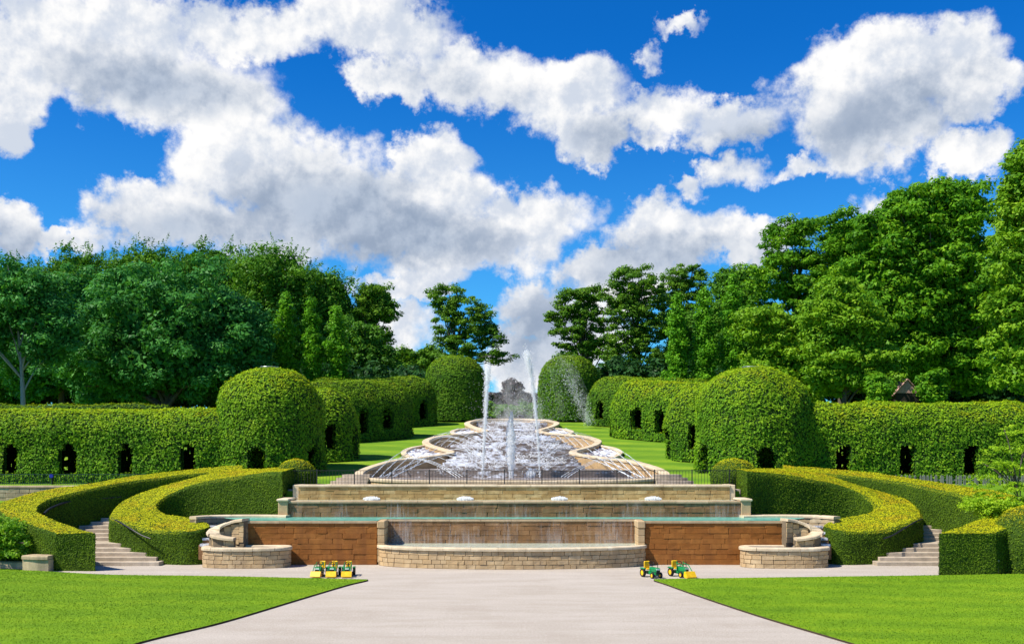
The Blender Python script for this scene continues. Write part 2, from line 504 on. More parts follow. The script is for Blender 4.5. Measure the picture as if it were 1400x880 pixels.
# thin falling sheet: clear with white streaks
m, t, out = mat('falling_water'); p = wpos(t)
n = t.noise(t.scalev(p, (16, 16, .8)), 1.0, 6, .75); n2 = t.noise(t.scalev(p, (.7, .7, .25)), 1.0, 3)
fade = t.new('ShaderNodeAttribute', attribute_name='fall').outputs['Fac']
k = t.ss(t.math('ADD', t.math('ADD', n, t.math('MULTIPLY', t.math('SUBTRACT', n2, .5), .8)), t.math('MULTIPLY', t.math('SUBTRACT', fade, .5), .16)), .46, .90, 0.0, .42)
pr = principled(t, None, (.62, .57, .56), .35, .3); tr = t.new('ShaderNodeBsdfTransparent')
mx = t.new('ShaderNodeMixShader'); t.put(mx.inputs[0], k); t.l.new(tr.outputs[0], mx.inputs[1]); t.l.new(pr.outputs[0], mx.inputs[2]); t.l.new(mx.outputs[0], out.inputs[0])
FALL = m
m, t, out = mat('white_water'); pr = principled(t, None, (.93, .95, .97), .3, .5); tl = t.new('ShaderNodeBsdfTranslucent'); tl.inputs[0].default_value = (.95, .97, .99, 1)
mx = t.new('ShaderNodeMixShader'); mx.inputs[0].default_value = .6; t.l.new(pr.outputs[0], mx.inputs[1]); t.l.new(tl.outputs[0], mx.inputs[2])
tr = t.new('ShaderNodeBsdfTransparent'); mx2 = t.new('ShaderNodeMixShader'); mx2.inputs[0].default_value = .62; t.l.new(tr.outputs[0], mx2.inputs[1]); t.l.new(mx.outputs[0], mx2.inputs[2]); t.l.new(mx2.outputs[0], out.inputs[0])
WHITE = m
m, t, out = mat('clear_stream'); p = wpos(t); n = t.ss(t.noise(p, 7, 4, .7), .35, .6, .35, .95)
pr = principled(t, None, (.80, .85, .90), .2, .5); tr = t.new('ShaderNodeBsdfTransparent'); mx = t.new('ShaderNodeMixShader')
t.put(mx.inputs[0], n); t.l.new(tr.outputs[0], mx.inputs[1]); t.l.new(pr.outputs[0], mx.inputs[2]); t.l.new(mx.outputs[0], out.inputs[0]); STREAM = m

# ground
m, t, out = mat('gravel'); p = wpos(t); n = t.noise(t.scalev(p, (.35, 1.3, 1)), 1.0, 5, .6); f = t.noise(p, 24, 5, .85); g = t.noise(p, 11, 6, .8); b_ = t.noise(t.scalev(p, (.5, .25, 1)), 1.0, 5, .65)
c = t.mix(t.ss(n, .32, .7), (.44, .385, .325), (.51, .455, .395)); c = t.mix(t.ss(f, .42, .66, 0, .62), c, (.27, .225, .18)); c = t.mix(t.ss(g, .54, .68, 0, .7), c, (.62, .565, .50))
c = t.mix(t.ss(b_, .50, .70, 0, .28), c, (.34, .285, .23))
principled(t, out, c, .95, .1, t.bump(t.math('ADD', f, g), .7, .03)); GRAV = m


def lawn_mat(name, dark, mid, lite, sdir, sfreq, samp):
    m, t, out = mat(name); p = wpos(t); sp = t.new('ShaderNodeSeparateXYZ'); t.l.new(p, sp.inputs[0])
    s = t.math('SINE', t.math('MULTIPLY', t.math('ADD', t.math('MULTIPLY', sp.outputs[0], sdir[0]), t.math('MULTIPLY', sp.outputs[1], sdir[1])), sfreq))
    n = t.noise(t.scalev(p, (.5, 1.0, 1)), .8, 7, .70); f = t.noise(p, 26, 5, .75)
    k = t.math('ADD', t.math('MULTIPLY', s, samp), n)
    c = ramp(t, k, [(.25, dark), (.5, mid), (.78, lite)]); c = t.mix(t.ss(f, .4, .7, 0, .3), c, tuple(x*.6 for x in dark))
    principled(t, out, c, .9, .15, t.bump(f, .6, .03)); return m


LAWN = lawn_mat('lawn_grass', (.088, .185, .004), (.142, .262, .005), (.225, .335, .008), (.25, 1.0), 3.4, .055)
SLOPE = lawn_mat('slope_grass', (.085, .185, .010), (.130, .255, .012), (.24, .345, .018), (.30, 1.0), 2.2, .14)
m, t, out = mat('soil'); p = wpos(t); n = t.noise(p, 6, 5); principled(t, out, t.mix(n, (.03, .022, .014), (.08, .06, .04)), .95, .1); SOIL = m
m, t, out = mat('grass_blade'); a = t.new('ShaderNodeAttribute', attribute_name='tint').outputs['Fac']
principled(t, out, ramp(t, a, [(0, (.070, .165, .004)), (.55, (.145, .270, .005)), (1, (.27, .36, .012))]), .7, .2); BLADE = m
BLACK = simple('black_iron', (.012, .012, .014), .45, .5)
DGREEN = simple('dark_green_fence', (.012, .045, .03), .5, .4)
WOODP = simple('weathered_paling', (.20, .22, .17), .8, .2)
TG = simple('green_plastic', (.005, .22, .06), .35, .5); TY = simple('yellow_plastic', (.85, .50, .005), .35, .5)
TK = simple('black_rubber', (.012, .012, .013), .6, .3); TW = simple('pale_sticker', (.62, .75, .72), .4, .4)
BLUE = simple('blue_plastic', (.012, .02, .30), .4, .5); METAL = simple('galvanised', (.30, .33, .37), .35, .5, .6)
ROOFT = simple('pink_roof_tile', (.46, .27, .24), .8, .2); DWALL = simple('dark_wall', (.03, .025, .02), .8, .2)

# ------------------------------------------------------------------ terrain
def rimz(D): return .1067*D-1.593
def lawnz(D): return np.maximum(2.6, np.minimum(.1067*np.asarray(D, float)-1.9, 6.75))


def shelf(x, y):
    # the level terrace beside the slope, under the straight tunnels
    f = np.clip((np.abs(x)-9.2)/2.6, 0, 1); f = f*f*(3-2*f)*np.clip((54-y)/4, 0, 1)
    return lawnz(y)*(1-f)+2.73*f


half = [(0, 77.1), (-1.1, 77.0), (-2.55, 75.9), (-3.2, 73.4), (-2.75, 70.4), (-1.95, 68.0), (-1.75, 66.7), (-2.5, 65.2), (-4.3, 63.4), (-5.05, 60.6), (-4.7, 58.0),
        (-3.9, 56.0), (-3.25, 54.4), (-3.45, 53.2), (-4.5, 51.7), (-5.8, 50.2), (-6.65, 47.4), (-6.75, 45.1), (-6.0, 43.75), (-4.2, 43.15), (0, 42.95)]
full = half+[(-x, y) for (x, y) in half[-2:0:-1]]
RIM = catmull(full, 10, closed=True)
LOW_ARC = catmull([(-4.95, 58.9), (-5.65, 57.4), (-5.85, 55.4), (-5.5, 53.6), (-4.9, 52.1)], 8)
UP_ARC = catmull([(-2.85, 70.5), (-3.65, 69.4), (-3.95, 67.7), (-3.65, 65.9), (-3.2, 65.0)], 8)


def axis(lo, a, b, hi, fine, grow=1.35):
    mid = list(np.arange(a, b+1e-6, fine)); s = fine; v = a; L = []
    while v > lo: s = min(s*grow, 25); v -= s; L.append(max(v, lo))
    s = fine; v = b; H = []
    while v < hi: s = min(s*grow, 25); v += s; H.append(min(v, hi))
    return np.array(L[::-1]+mid+H)


xs = axis(-300, -9.4, 9.4, 300, .2); ys = np.r_[np.array([40.2, 40.9, 41.35]), axis(41.5, 42.2, 80, 420, .25)]
GX, GY = np.meshgrid(xs, ys)
inside = pt_in_poly(GX, GY, RIM)
for arc in (LOW_ARC, UP_ARC):
    for s in (1, -1): inside |= pt_in_poly(GX*s, GY, np.vstack([arc, [(-2.0, arc[-1][1]), (-2.0, arc[0][1])]]))
GZ = lawnz(GY)
GZ = shelf(GX, GY)
GZ = np.where(GY < 41.4, -0.4, GZ)
sideramp = np.clip((GY-38.0)*.36-.25, -.3, 2.1)
GZ = np.where((np.abs(GX) > 9.35) & (GY < 44.5), sideramp, GZ)
GZ = np.where(inside, GZ-1.3, GZ)
GZ = GZ+np.where(GY > 80, .25*np.sin(GX*.03)*np.clip((GY-80)/60, 0, 1), 0)
nx, ny = len(xs), len(ys)
idx = np.arange(nx*ny).reshape(ny, nx)
Fq = np.stack([idx[:-1, :-1], idx[:-1, 1:], idx[1:, 1:], idx[1:, :-1]], -1).reshape(-1, 4)
o = link('hillside_lawn', np_mesh('hillside_lawn', np.stack([GX, GY, GZ], -1).reshape(-1, 3), Fq, True), SLOPE); tag(o, kind='structure')
o = mesh('ground', [(-1500, -300, -.45), (1500, -300, -.45), (1500, 2500, -.45), (-1500, 2500, -.45)], [(0, 1, 2, 3)], SLOPE); tag(o, kind='structure')
V, Fc = box_geo(-40, 40, -12, 42, -.4, 0.0); o = mesh('gravel_path', V, Fc, GRAV); tag(o, kind='structure')


def terr(x, y):
    x = np.asarray(x, float); y = np.asarray(y, float)
    z = shelf(x, y)
    return np.where((np.abs(x) > 9.35) & (y < 44.5), np.maximum(np.clip((y-38)*.36-.25, -.3, 2.1), 0), z)


# front lawns: cut turf edge, flat sheet 6 cm above the gravel
def lawn_poly(edge, back, far):
    e = catmull(edge, 8); b = catmull(back, 8); return np.vstack([e, b[1:], [far, (far[0], e[0][1])]])


lawns = {}
lp = lawn_poly([(-16.5, -9), (-11.8, 10), (-9.4, 18), (-8.2, 22.5), (-7.12, 25.2), (-6.05, 29.0), (-5.2, 32.0), (-4.75, 33.15), (-4.72, 33.42)],
               [(-4.72, 33.42), (-5.2, 33.55), (-9.9, 34.35), (-13.6, 34.75), (-16.2, 35.7), (-18.7, 36.6), (-24, 37.0)], (-30, 37.0))
rp = lawn_poly([(15.5, -9), (11.2, 10), (8.7, 18), (7.42, 22.5), (6.35, 26), (5.42, 29.7), (4.85, 32.3), (4.62, 33.2), (4.66, 33.5)],
               [(4.66, 33.5), (5.2, 33.62), (10.2, 34.15), (15.4, 34.7), (17.9, 35.0), (24, 35.4)], (30, 35.4))
for nm, poly in (('lawn', lp), ('lawn', rp)):
    n = len(poly); V = [(x, y, .045) for x, y in poly]+[(x, y, -.05) for x, y in poly]
    o = mesh(nm, V, [tuple(range(n))]+[(i, (i+1) % n, n+(i+1) % n, n+i) for i in range(n)], LAWN); tag(o, kind='structure')
    o.data.materials.append(SOIL)
    for pl in o.data.polygons:
        if abs(pl.normal.z) < .5: pl.material_index = 1
    # clipped blades over the part in view
    N = 150000; s = -1 if poly[0][0] < 0 else 1
    D = 20+17*rng.random(N); x = s*(4.3+rng.random(N)*17)
    ok = pt_in_poly(x, D, poly) & (np.abs(x) < D*.54)
    x, D = x[ok], D[ok]; k = len(x); h = .012+.016*rng.random(k); a = rng.random(k)*6.28; w = .008+.006*rng.random(k)
    lean = rng.normal(0, .018, (k, 2)); P = np.stack([x, D, np.full(k, .042)], 1)
    dv = np.stack([np.cos(a)*w, np.sin(a)*w, 0*w], 1); tip = P+np.stack([lean[:, 0], lean[:, 1], h], 1)
    Vb = np.stack([P-dv, P+dv, tip], 1).reshape(-1, 3)
    tn = np.clip(.45+.30*vnoise(P, .35, 3)+.22*vnoise(P, 1.4, 6)+.08*np.sin(D*3.4+x*.85)+rng.normal(0, .06, k), 0, 1)
    o = link('grass', np_mesh('grass', Vb, np.arange(3*k).reshape(-1, 3), attrs={'tint': tn}), BLADE)
    tag(o, 'short mown grass of the %s front lawn beside the gravel' % ('west' if s < 0 else 'east'), 'grass', kind='stuff')

# ------------------------------------------------------------------ stone work
CH = []
for v in range(4):
    V, Fc = cham_geo(-.5, .5, -.5, .5, -.5, .5, .045)
    V = [(x+random.uniform(-.012, .012), y+random.uniform(-.05, .05), z+random.uniform(-.02, .02)) for x, y, z in V]
    me = bpy.data.meshes.new('stone'); me.from_pydata(V, [], Fc); fix_normals(me); CH.append(me)


def stones_for(matl):
    L = []
    for me in CH: c = me.copy(); c.materials.append(matl); L.append(c)
    return L


SM = {}


def lay_stones(parent, path, z0, z1, course, blen, matl, jitter=.3, proud=.025, gap=.014, ztop=None):
    """stones along an open 2D path (right side of travel is the face)"""
    if matl.name not in SM: SM[matl.name] = stones_for(matl)
    P = resample(np.asarray(path, float), .05); seg = np.linalg.norm(np.diff(P, axis=0), axis=1); s = np.r_[0, np.cumsum(seg)]; L = s[-1]
    nc = max(1, int(round((z1-z0)/course))); hc = (z1-z0)/nc; base = wloc(parent); row = 0
    for c in range(nc):
        u = -blen*random.random()
        while u < L-.03:
            l = blen*random.uniform(1-jitter, 1+jitter); a, b = max(u, 0), min(u+l, L); u += l
            if L-b < blen*.3: b = L; u = L
            if b-a < .06: continue
            pa = np.array([np.interp(a, s, P[:, k]) for k in (0, 1)]); pb = np.array([np.interp(b, s, P[:, k]) for k in (0, 1)])
            d = pb-pa; ln = np.linalg.norm(d); d /= ln; nrm_ = np.array([d[1], -d[0]]); mid = (pa+pb)/2+nrm_*(proud-.06+random.uniform(-.008, .008))
            o = bpy.data.objects.new('stone', random.choice(SM[matl.name])); COL.objects.link(o); o.parent = parent
            o.location = (mid[0]-base.x, mid[1]-base.y, z0+hc*(c+.5)-base.z); o.rotation_euler = (0, 0, math.atan2(d[1], d[0]))
            o.scale = (ln-gap, .12, hc-gap)


def wall_core(parent, path, z0, z1, th, matl, name='wall_core'):
    P = resample(path, .25); pts = np.c_[P, np.zeros(len(P))]
    V, Fc = sweep(pts, [(-.03, z0), (-.03, z1), (-th, z1), (-th, z0)]); return mesh(name, V, Fc, matl, parent)


def coping(parent, path, z, matl, over=.06, th=.34, h=.12, step=.9, name='coping_stone'):
    """row of coping stones; z is the top: a number or an array along path (x, y[, z])"""
    P = np.asarray(path, float)
    if P.shape[1] == 2: P = np.c_[P, np.full(len(P), float(z))]
    P = resample(P, .12); L = np.r_[0, np.cumsum(np.linalg.norm(np.diff(P, axis=0), axis=1))]; n = max(1, int(round(L[-1]/step)))
    r = h*.35; prof = [(over, -h), (over, -r), (over-r*.35, -r*.3), (over-r, 0), (-th+r, 0), (-th+r*.35, -r*.3), (-th, -r), (-th, -h)]
    for i in range(n):
        a, b = L[-1]*i/n+.004, L[-1]*(i+1)/n-.004; q = np.linspace(a, b, max(3, int((b-a)/.15)+1))
        S = np.stack([np.interp(q, L, P[:, k]) for k in range(3)], 1); S[:, 2] += random.uniform(-.004, .004)
        V, Fc = sweep(S, prof); mesh(name, V, Fc, matl, parent)


def water_sheet(name, label, path, z0, z1, out=.06, group=None):
    P = resample(path, .3); T = np.gradient(P, axis=0); T /= np.linalg.norm(T, axis=1, keepdims=True); R = np.stack([T[:, 1], -T[:, 0]], 1); m = len(P); k = 6; V = []; fall = []
    for j in range(k):
        f = j/(k-1); off = out+.05*math.sqrt(f)
        for i in range(m): V.append((P[i, 0]+R[i, 0]*off, P[i, 1]+R[i, 1]*off, z1-(z1-z0)*f))
    Fq = np.array([(j*m+i, (j+1)*m+i, (j+1)*m+i+1, j*m+i+1) for j in range(k-1) for i in range(m-1)])
    at_ = np.array([(j+.5)/(k-1) for j in range(k-1) for i in range(m-1)])
    o = link(name, np_mesh(name, np.array(V), Fq, True, {'fall': at_}), FALL); tag(o, label, 'waterfall', group); return o


# lower bow-fronted basin
th = np.linspace(math.pi, 2*math.pi, 60)
bow = np.stack([4.95*np.cos(th), 38.15+1.55*np.sin(th)], 1)
root = empty('fountain_basin', (0, 37.4, 0), 'low bow-fronted sandstone basin at the foot of the central waterfall', 'basin')
wall_core(root, bow, -.1, .645, .24, MORT); lay_stones(root, bow, 0.0, .635, .16, .33, SAND, .35)
coping(root, bow, .755, COPE, .08, .26, .11, 1.0)
inner = bow*np.array([.955, 1])+np.array([0, .20]); inner[:, 1] = np.minimum(inner[:, 1], 38.5)
w = mesh('basin_water', [(x, y, .72) for x, y in inner]+[(4.72, 39.05, .72), (-4.78, 39.05, .72)], [tuple(range(len(inner)+2))], BASW, root)

# red wet retaining wall, two wings and the recessed middle
for s, lab in ((-1, 'wet red-brown stone wall behind the three pedal tractors'), (1, 'wet red-brown stone wall behind the two pedal tractors')):
    xa, xb = (-9.85, -5.02) if s < 0 else (4.95, 10.05)
    root = empty('retaining_wall', ((xa+xb)/2, 38.3, 0), lab, 'wall')
    pth = [(xa, 38.1), (xb, 38.1)]
    wall_core(root, pth, -.1, 1.56, .5, MORTR); lay_stones(root, pth, 0.0, 1.55, .195, .62, RED, .45, .014, .005)
    coping(root, pth, 1.625, COPEW, .05, .5, .085, 1.2)
root = empty('waterfall_wall', (0, 38.6, 0), 'wet brown stone wall with water running down into the bowed basin', 'wall')
mid = [(-4.72, 39.0), (4.66, 39.0)]
wall_core(root, mid, .2, 1.57, .4, MORTR); lay_stones(root, mid, .3, 1.56, .18, .55, WETB, .45, .014, .005)
coping(root, mid, 1.625, COPEW, .04, .4, .08, 1.2)
water_sheet('water_curtain', 'thin water curtain falling into the low bowed basin', mid, .72, 1.66, .05)
for xa, lab in ((-4.86, 'pale stone pier between red wall and waterfall beside three tractors'), (4.80, 'pale stone pier between red wall and waterfall beside two tractors')):
    root = empty('stone_pier', (xa, 38.15, 0), lab, 'pier')
    for k in range(5):
        z = .25*k; V, Fc = cham_geo(xa-.13, xa+.13, 38.0, 39.1, .1+z+.28*0, .1+z+.245, .015); o = mesh('stone', V, Fc, SAND, root); fix_normals(o.data)
    V, Fc = cham_geo(xa-.15, xa+.15, 37.98, 39.12, 1.36, 1.63, .03); o = mesh('cap_stone', V, Fc, SAND, root); fix_normals(o.data)

# middle pool and its waterfall wall
o = mesh('pool_water', [(-11.0, 39.4, 1.64), (-10.3, 38.55, 1.64), (-9.75, 38.09, 1.64), (-5.0, 38.09, 1.64), (-4.98, 39.02, 1.64), (4.92, 39.02, 1.64), (4.94, 38.09, 1.64), (10.0, 38.09, 1.64), (10.5, 38.55, 1.64), (11.2, 39.4, 1.64),
                        (11.4, 39.75, 1.64), (9.0, 40.3, 1.64), (-9.0, 40.3, 1.64), (-11.2, 39.75, 1.64)], [tuple(range(14))], POOL); tag(o, kind='structure')
root = empty('waterfall_wall', (0, 40.2, 1.5), 'long dark wet stone wall under the shelf of bubbling springs', 'wall')
w2 = [(-8.75, 40.1), (8.95, 40.1)]
wall_core(root, w2, 1.2, 2.2, .4, MORTR); lay_stones(root, w2, 1.45, 2.185, .185, .60, WETB, .45, .014, .005); coping(root, w2, 2.27, COPEW, .05, .35, .085, 1.3)
water_sheet('water_curtain', 'long water curtain falling into the turquoise middle pool', w2, 1.6, 2.285, .06)
for s in (-1, 1):
    xa = -8.95 if s < 0 else 9.15
    root = empty('stone_pier', (xa, 40.3, 0), 'low stone end pier of the long waterfall wall by the %s yew scroll' % ('west' if s < 0 else 'east'), 'pier')
    V, Fc = cham_geo(xa-.19, xa+.19, 40.0, 41.2, 1.2, 2.26, .02); o = mesh('pier_body', V, Fc, SAND, root); fix_normals(o.data)
    V, Fc = cham_geo(xa-.24, xa+.24, 39.94, 41.28, 2.262, 2.36, .03); o = mesh('cap_stone', V, Fc, COPE, root); fix_normals(o.data)
o = mesh('shelf_water', [(-8.7, 40.35, 2.255), (8.9, 40.35, 2.255), (8.9, 41.35, 2.255), (-8.7, 41.35, 2.255)], [(0, 1, 2, 3)], BASW); tag(o, kind='structure')
root = empty('terrace_wall', (0, 41.5, 2.2), 'long pale sandstone terrace wall below the iron railing', 'wall')
w3 = [(-8.62, 41.3), (8.78, 41.3)]
wall_core(root, w3, 2.0, 2.79, .4, MORT); lay_stones(root, w3, 2.2, 2.775, .145, .52, SANDL, .4, .016, .006); coping(root, w3, 2.87, COPE, .06, .42, .09, 1.3)
for xa in (-8.72, 8.88):
    V, Fc = cham_geo(xa-.13, xa+.13, 41.32, 42.9, 2.0, 2.86, .02); o = mesh('return_wall', V, Fc, COPE, root); fix_normals(o.data)
V, Fc = box_geo(-9.3, 9.3, 41.7, 42.72, 2.3, 2.66); o = mesh('terrace', V, Fc, TERR); tag(o, kind='structure')


def spray(me, m_, root):
    return tag(link('spray', me, m_, root), kind='stuff')


def drops_mesh(name, P, size):
    """small irregular octahedral drops"""
    n = len(P); s = np.asarray(size).reshape(-1, 1)*np.ones((n, 1)); dirs = np.array([[1, 0, 0], [-1, 0, 0], [0, 1, 0], [0, -1, 0], [0, 0, 1.3], [0, 0, -1.3]])
    V = (P[:, None, :]+dirs[None]*s[:, None, :]*(.7+.6*rng.random((n, 6, 1)))).reshape(-1, 3)
    f = np.array([(0, 2, 4), (2, 1, 4), (1, 3, 4), (3, 0, 4), (2, 0, 5), (1, 2, 5), (3, 1, 5), (0, 3, 5)])
    Fq = (np.arange(n)[:, None, None]*6+f[None]).reshape(-1, 3); return np_mesh(name, V, Fq, True)


for px in (508, 636, 765, 893):
    x, D = X_(px, 40.75), 40.75; n = 420
    a = rng.random(n)*6.28; r = .33*np.sqrt(rng.random(n)); z = .11*(1-(r/.38)**2)*(.55+.45*rng.random(n))
    root = empty('bubbling_spring', (x, D, 2.25), 'white bubbling spring on the water shelf below the terrace wall', 'fountain', 'bubbling springs on the shelf')
    Vd = []; Fd = []
    for j in range(5):
        for k in range(18):
            q = 6.2832*k/18; rr = .34*(1-j/5)**.6; Vd.append((x+rr*math.cos(q)*(1+.07*math.sin(5*q+j)), D+rr*math.sin(q), 2.24+.12*(j/4.0)+.012*math.sin(7*q)))
    for j in range(4):
        for k in range(18): Fd.append((j*18+k, j*18+(k+1) % 18, (j+1)*18+(k+1) % 18, (j+1)*18+k))
    Fd.append(tuple(range(72, 90))); mesh('water_mound', Vd, Fd, WHITE, root, smooth=True)
    spray(drops_mesh('spray', np.stack([x+r*np.cos(a), D+r*np.sin(a), 2.30+z], 1), .012+.02*rng.random(n)), WHITE, root)

# side features, mirrored: spiral wing wall, oval trough, ledge wall, rill
for s in (-1, 1):
    side = 'west' if s < 0 else 'east'; e = 0.0 if s < 0 else .22
    def mir(pts):
        P = [np.array(p, float) for p in pts]
        for p in P: p[0] = p[0] if s < 0 else -p[0]+e
        return np.array(P if s < 0 else P[::-1])
    root = empty('wing_wall', ((-10.4 if s < 0 else 10.6), 37.9, 0), 'curling stone wing wall with smooth coping by the %s yew scroll' % side, 'wall')
    wp = catmull([(-9.86, 37.95, 1.74), (-10.35, 38.12, 1.66), (-10.85, 38.05, 1.48), (-11.05, 37.82, 1.30), (-10.85, 37.58, 1.16), (-10.4, 37.5, 1.08), (-10.15, 37.5, 1.06)], 7)
    if s > 0: wp = np.c_[-wp[:, 0]+e, wp[:, 1:]][::-1]
    pr = [(-.13, -1.7), (-.13, -.1), (.13, -.1), (.13, -1.7)]; V, Fc = sweep(wp, pr); mesh('wall_core', V, Fc, MORT, root)
    # stones: the inner (camera and wall facing) sides
    for off, rev in ((.13, False), (-.13, True)):
        q = resample(wp, .1); T = np.gradient(q[:, :2], axis=0); T /= np.linalg.norm(T, axis=1, keepdims=True); R = np.stack([T[:, 1], -T[:, 0]], 1)
        pth = q[:, :2]+R*off; zt = q[:, 2]-.12
        if rev: pth = pth[::-1]; zt = zt[::-1]
        n = len(pth); k = 0
        while k < n-1:
            k2 = min(n-1, k+random.randint(3, 5)); hz = min(zt[k], zt[k2])
            lay_stones(root, pth[k:k2+1], max(0.0, hz-.75), hz, .19, 2.0, SAND, .1, .02, .012); k = k2
    coping(root, wp, 0, COPE, .24, .24, .11, .8)
    cx = -9.72 if s < 0 else 9.98; a_, b_ = 1.58, .68
    root = empty('stone_trough', (cx, 37.55, 0), 'low oval sandstone trough with pale coping in front of the %s wing wall' % side, 'trough')
    tt = np.linspace(0, 2*math.pi, 70); ov = np.stack([cx+a_*np.sign(np.cos(tt))*np.abs(np.cos(tt))**.75, 37.55+b_*np.sign(np.sin(tt))*np.abs(np.sin(tt))**.75], 1)
    wall_core(root, ov, -.05, .62, .26, MORT); fr = ov[34:70]; lay_stones(root, fr, 0, .61, .155, .36, SAND, .35, .025)
    lay_stones(root, np.vstack([ov[0:6]]), 0, .61, .155, .3, SAND)
    coping(root, ov, .74, COPE, .07, .30, .115, .75)
    mesh('soil', [(cx+(x-cx)*.84, 37.55+(y-37.55)*.7, .52) for x, y in ov[:-1]], [tuple(range(69))], SOIL, root)
    root = empty('ledge_wall', ((-10.3 if s < 0 else 10.5), 39.9, 1.4), 'curved stone ledge holding the pool under the %s yew scroll' % side, 'wall')
    lw = catmull(mir([(-12.1, 39.1), (-11.6, 39.75), (-10.6, 40.0), (-9.6, 39.95), (-8.75, 39.75)]) if s < 0 else mir([(-12.1, 39.1), (-11.6, 39.75), (-10.6, 40.0), (-9.6, 39.95), (-8.75, 39.75)]), 6)
    wall_core(root, lw, .6, 1.60, .3, MORT); lay_stones(root, lw, 1.1, 1.6, .16, .45, OLDST); coping(root, lw, 1.73, COPE, .06, .34, .11, .8)
    root = empty('water_rill', ((-11.35 if s < 0 else 11.55), 38.3, 0), 'little stepped water rill between the %s yew scroll and wing wall' % side, 'waterfall')
    for k in range(4):
        xc = (-11.4 if s < 0 else 11.62); V, Fc = cham_geo(xc-.22, xc+.22, 37.95+.3*k, 38.5+.3*k, .2, .75+.2*k, .02); o = mesh('step', V, Fc, WETB, root); fix_normals(o.data)
        V, Fc = box_geo(xc-.17, xc+.17, 37.93+.3*k, 38.22+.3*k, .70+.2*k, .785+.2*k); mesh('water', V, Fc, FOAMH, root)

# ------------------------------------------------------------------ cascade
root = empty('cascade', (0, 60, 3), 'great stepped water cascade with serpentine stone rim on the green slope', 'cascade')
R3 = np.c_[RIM, rimz(RIM[:, 1])]; R3c = np.vstack([R3, R3[:1]])
V, Fc = sweep(resample(R3c, .3), [(.17, -1.35), (.17, -.10), (-.17, -.10), (-.17, -1.35)], caps=False); mesh('rim_wall', V, Fc, SAND, root)
coping(root, R3c, 0, COPE, .21, .21, .12, 1.25)
for arc in (LOW_ARC, UP_ARC):
    for s in (1, -1):
        a = np.c_[arc[:, 0]*s, arc[:, 1], rimz(arc[:, 1])-.12]
        if s < 0: a = a[::-1]
        V, Fc = sweep(a, [(.1, -1.0), (.1, -.08), (-.1, -.08), (-.1, -1.0)]); mesh('side_basin_wall', V, Fc, SAND, root)
        coping(root, a, 0, COPE, .15, .15, .09, 1.0)
# side basins full of rapids
hl = RIM[:len(RIM)//2]
for arc, (d0, d1) in ((LOW_ARC, (52.1, 58.9)), (UP_ARC, (65.0, 70.5))):
    hk = hl[(hl[:, 1] > d0) & (hl[:, 1] < d1)]
    for s in (1, -1):
        # strips across, so that the sheet follows the fall
        ys_ = np.linspace(d0+.1, d1-.1, 24); V = []; Fc = []
        for i, y in enumerate(ys_):
            xo = np.interp(y, arc[::-1, 1], arc[::-1, 0]); o_ = np.argsort(hk[:, 1]); xi = np.interp(y, hk[o_, 1], hk[o_, 0])
            for f in (0, .33, .66, 1): V.append(((xo*(1-f)+xi*f)*s, y, rimz(y)-.22-.07*(i % 3)))
        for i in range(23):
            for j in range(3): Fc.append((i*4+j, i*4+j+1, i*4+5+j, i*4+4+j))
        mesh('side_basin_water', V, Fc, FOAMH, root)


def lobe_poly(d0, d1):
    L = hl[(hl[:, 1] >= d0) & (hl[:, 1] <= d1)]
    return np.vstack([L, (L*np.array([-1, 1]))[::-1]])


def slab(name, poly, z, depth, matl):
    n = len(poly); V = [(x, y, z) for x, y in poly]+[(x, y, z-depth) for x, y in poly]
    o = mesh(name, V, [tuple(range(n))]+[(i, n+i, n+(i+1) % n, (i+1) % n) for i in range(n)], matl, root); fix_normals(o.data); return o


slab('pool', lobe_poly(42.9, 54.2), 3.02, .3, FOAML)
def step_poly(hw0, D0, hw1, D1, curve):
    xsn = np.linspace(-1, 1, 25); f = [(hw0*q, D0+curve*q*q) for q in xsn]; b = [(hw1*q, D1) for q in xsn[::-1]]; return f+b


weirs = [(5.5, 46.55, 3.5, 53.2, .5, 3.33)]
for k in range(5): weirs.append((3.45-.08*k, 48.0+1.42*k, 3.3, 57.0, .35, 3.50+.15*k))
slab('pool', lobe_poly(54.3, 66.6), 4.20, .5, FOAM)
weirs.append((4.1, 56.4, 3.6, 63.6, .5, 4.40))
for k in range(6): weirs.append((3.5-.27*k, 57.9+1.45*k, 1.8, 68.0, .35, 4.55+.155*k))
slab('pool', lobe_poly(66.7, 77.2), 5.44, .5, FOAM)
for k in range(6): weirs.append((1.75+.17*k, 68.3+1.35*k, 1.9, 76.8, .3, 5.58+.14*k))
for i, (h0, d0, h1, d1, cv, z) in enumerate(weirs): slab('weir', step_poly(h0, d0, h1, d1, cv), z, .6, FOAML if i < 2 else FOAM)
# splashes standing on the weirs
PS = []
for (h0, d0, h1, d1, cv, z) in weirs:
    n = int(260*h0); q = rng.uniform(-1, 1, n)*np.where(rng.random(n) < .75, .8, 1.0); clump = vnoise(np.stack([q*h0, np.full(n, d0), np.zeros(n)], 1), 1.7, 4)
    ok = clump > -.1 if d0 > 47.5 else clump > .25
    dd = d0+cv*q*q+rng.normal(-.1, .22, n); PS.append(np.stack([q*h0, dd, z-.05+np.abs(rng.normal(0, .09, n))], 1)[ok])
PS = np.vstack(PS); o = link('splashing_water', drops_mesh('splashing_water', PS, .010+.022*rng.random(len(PS))**2), WHITE); tag(o, 'white splashing water tumbling over the steps of the cascade', 'water', kind='stuff')


def parabola(a, b, h, n=26):
    a = np.array(a, float); b = np.array(b, float); t_ = np.linspace(0, 1, n)[:, None]; P = a+(b-a)*t_; P[:, 2] += (4*h*t_*(1-t_))[:, 0]; return P


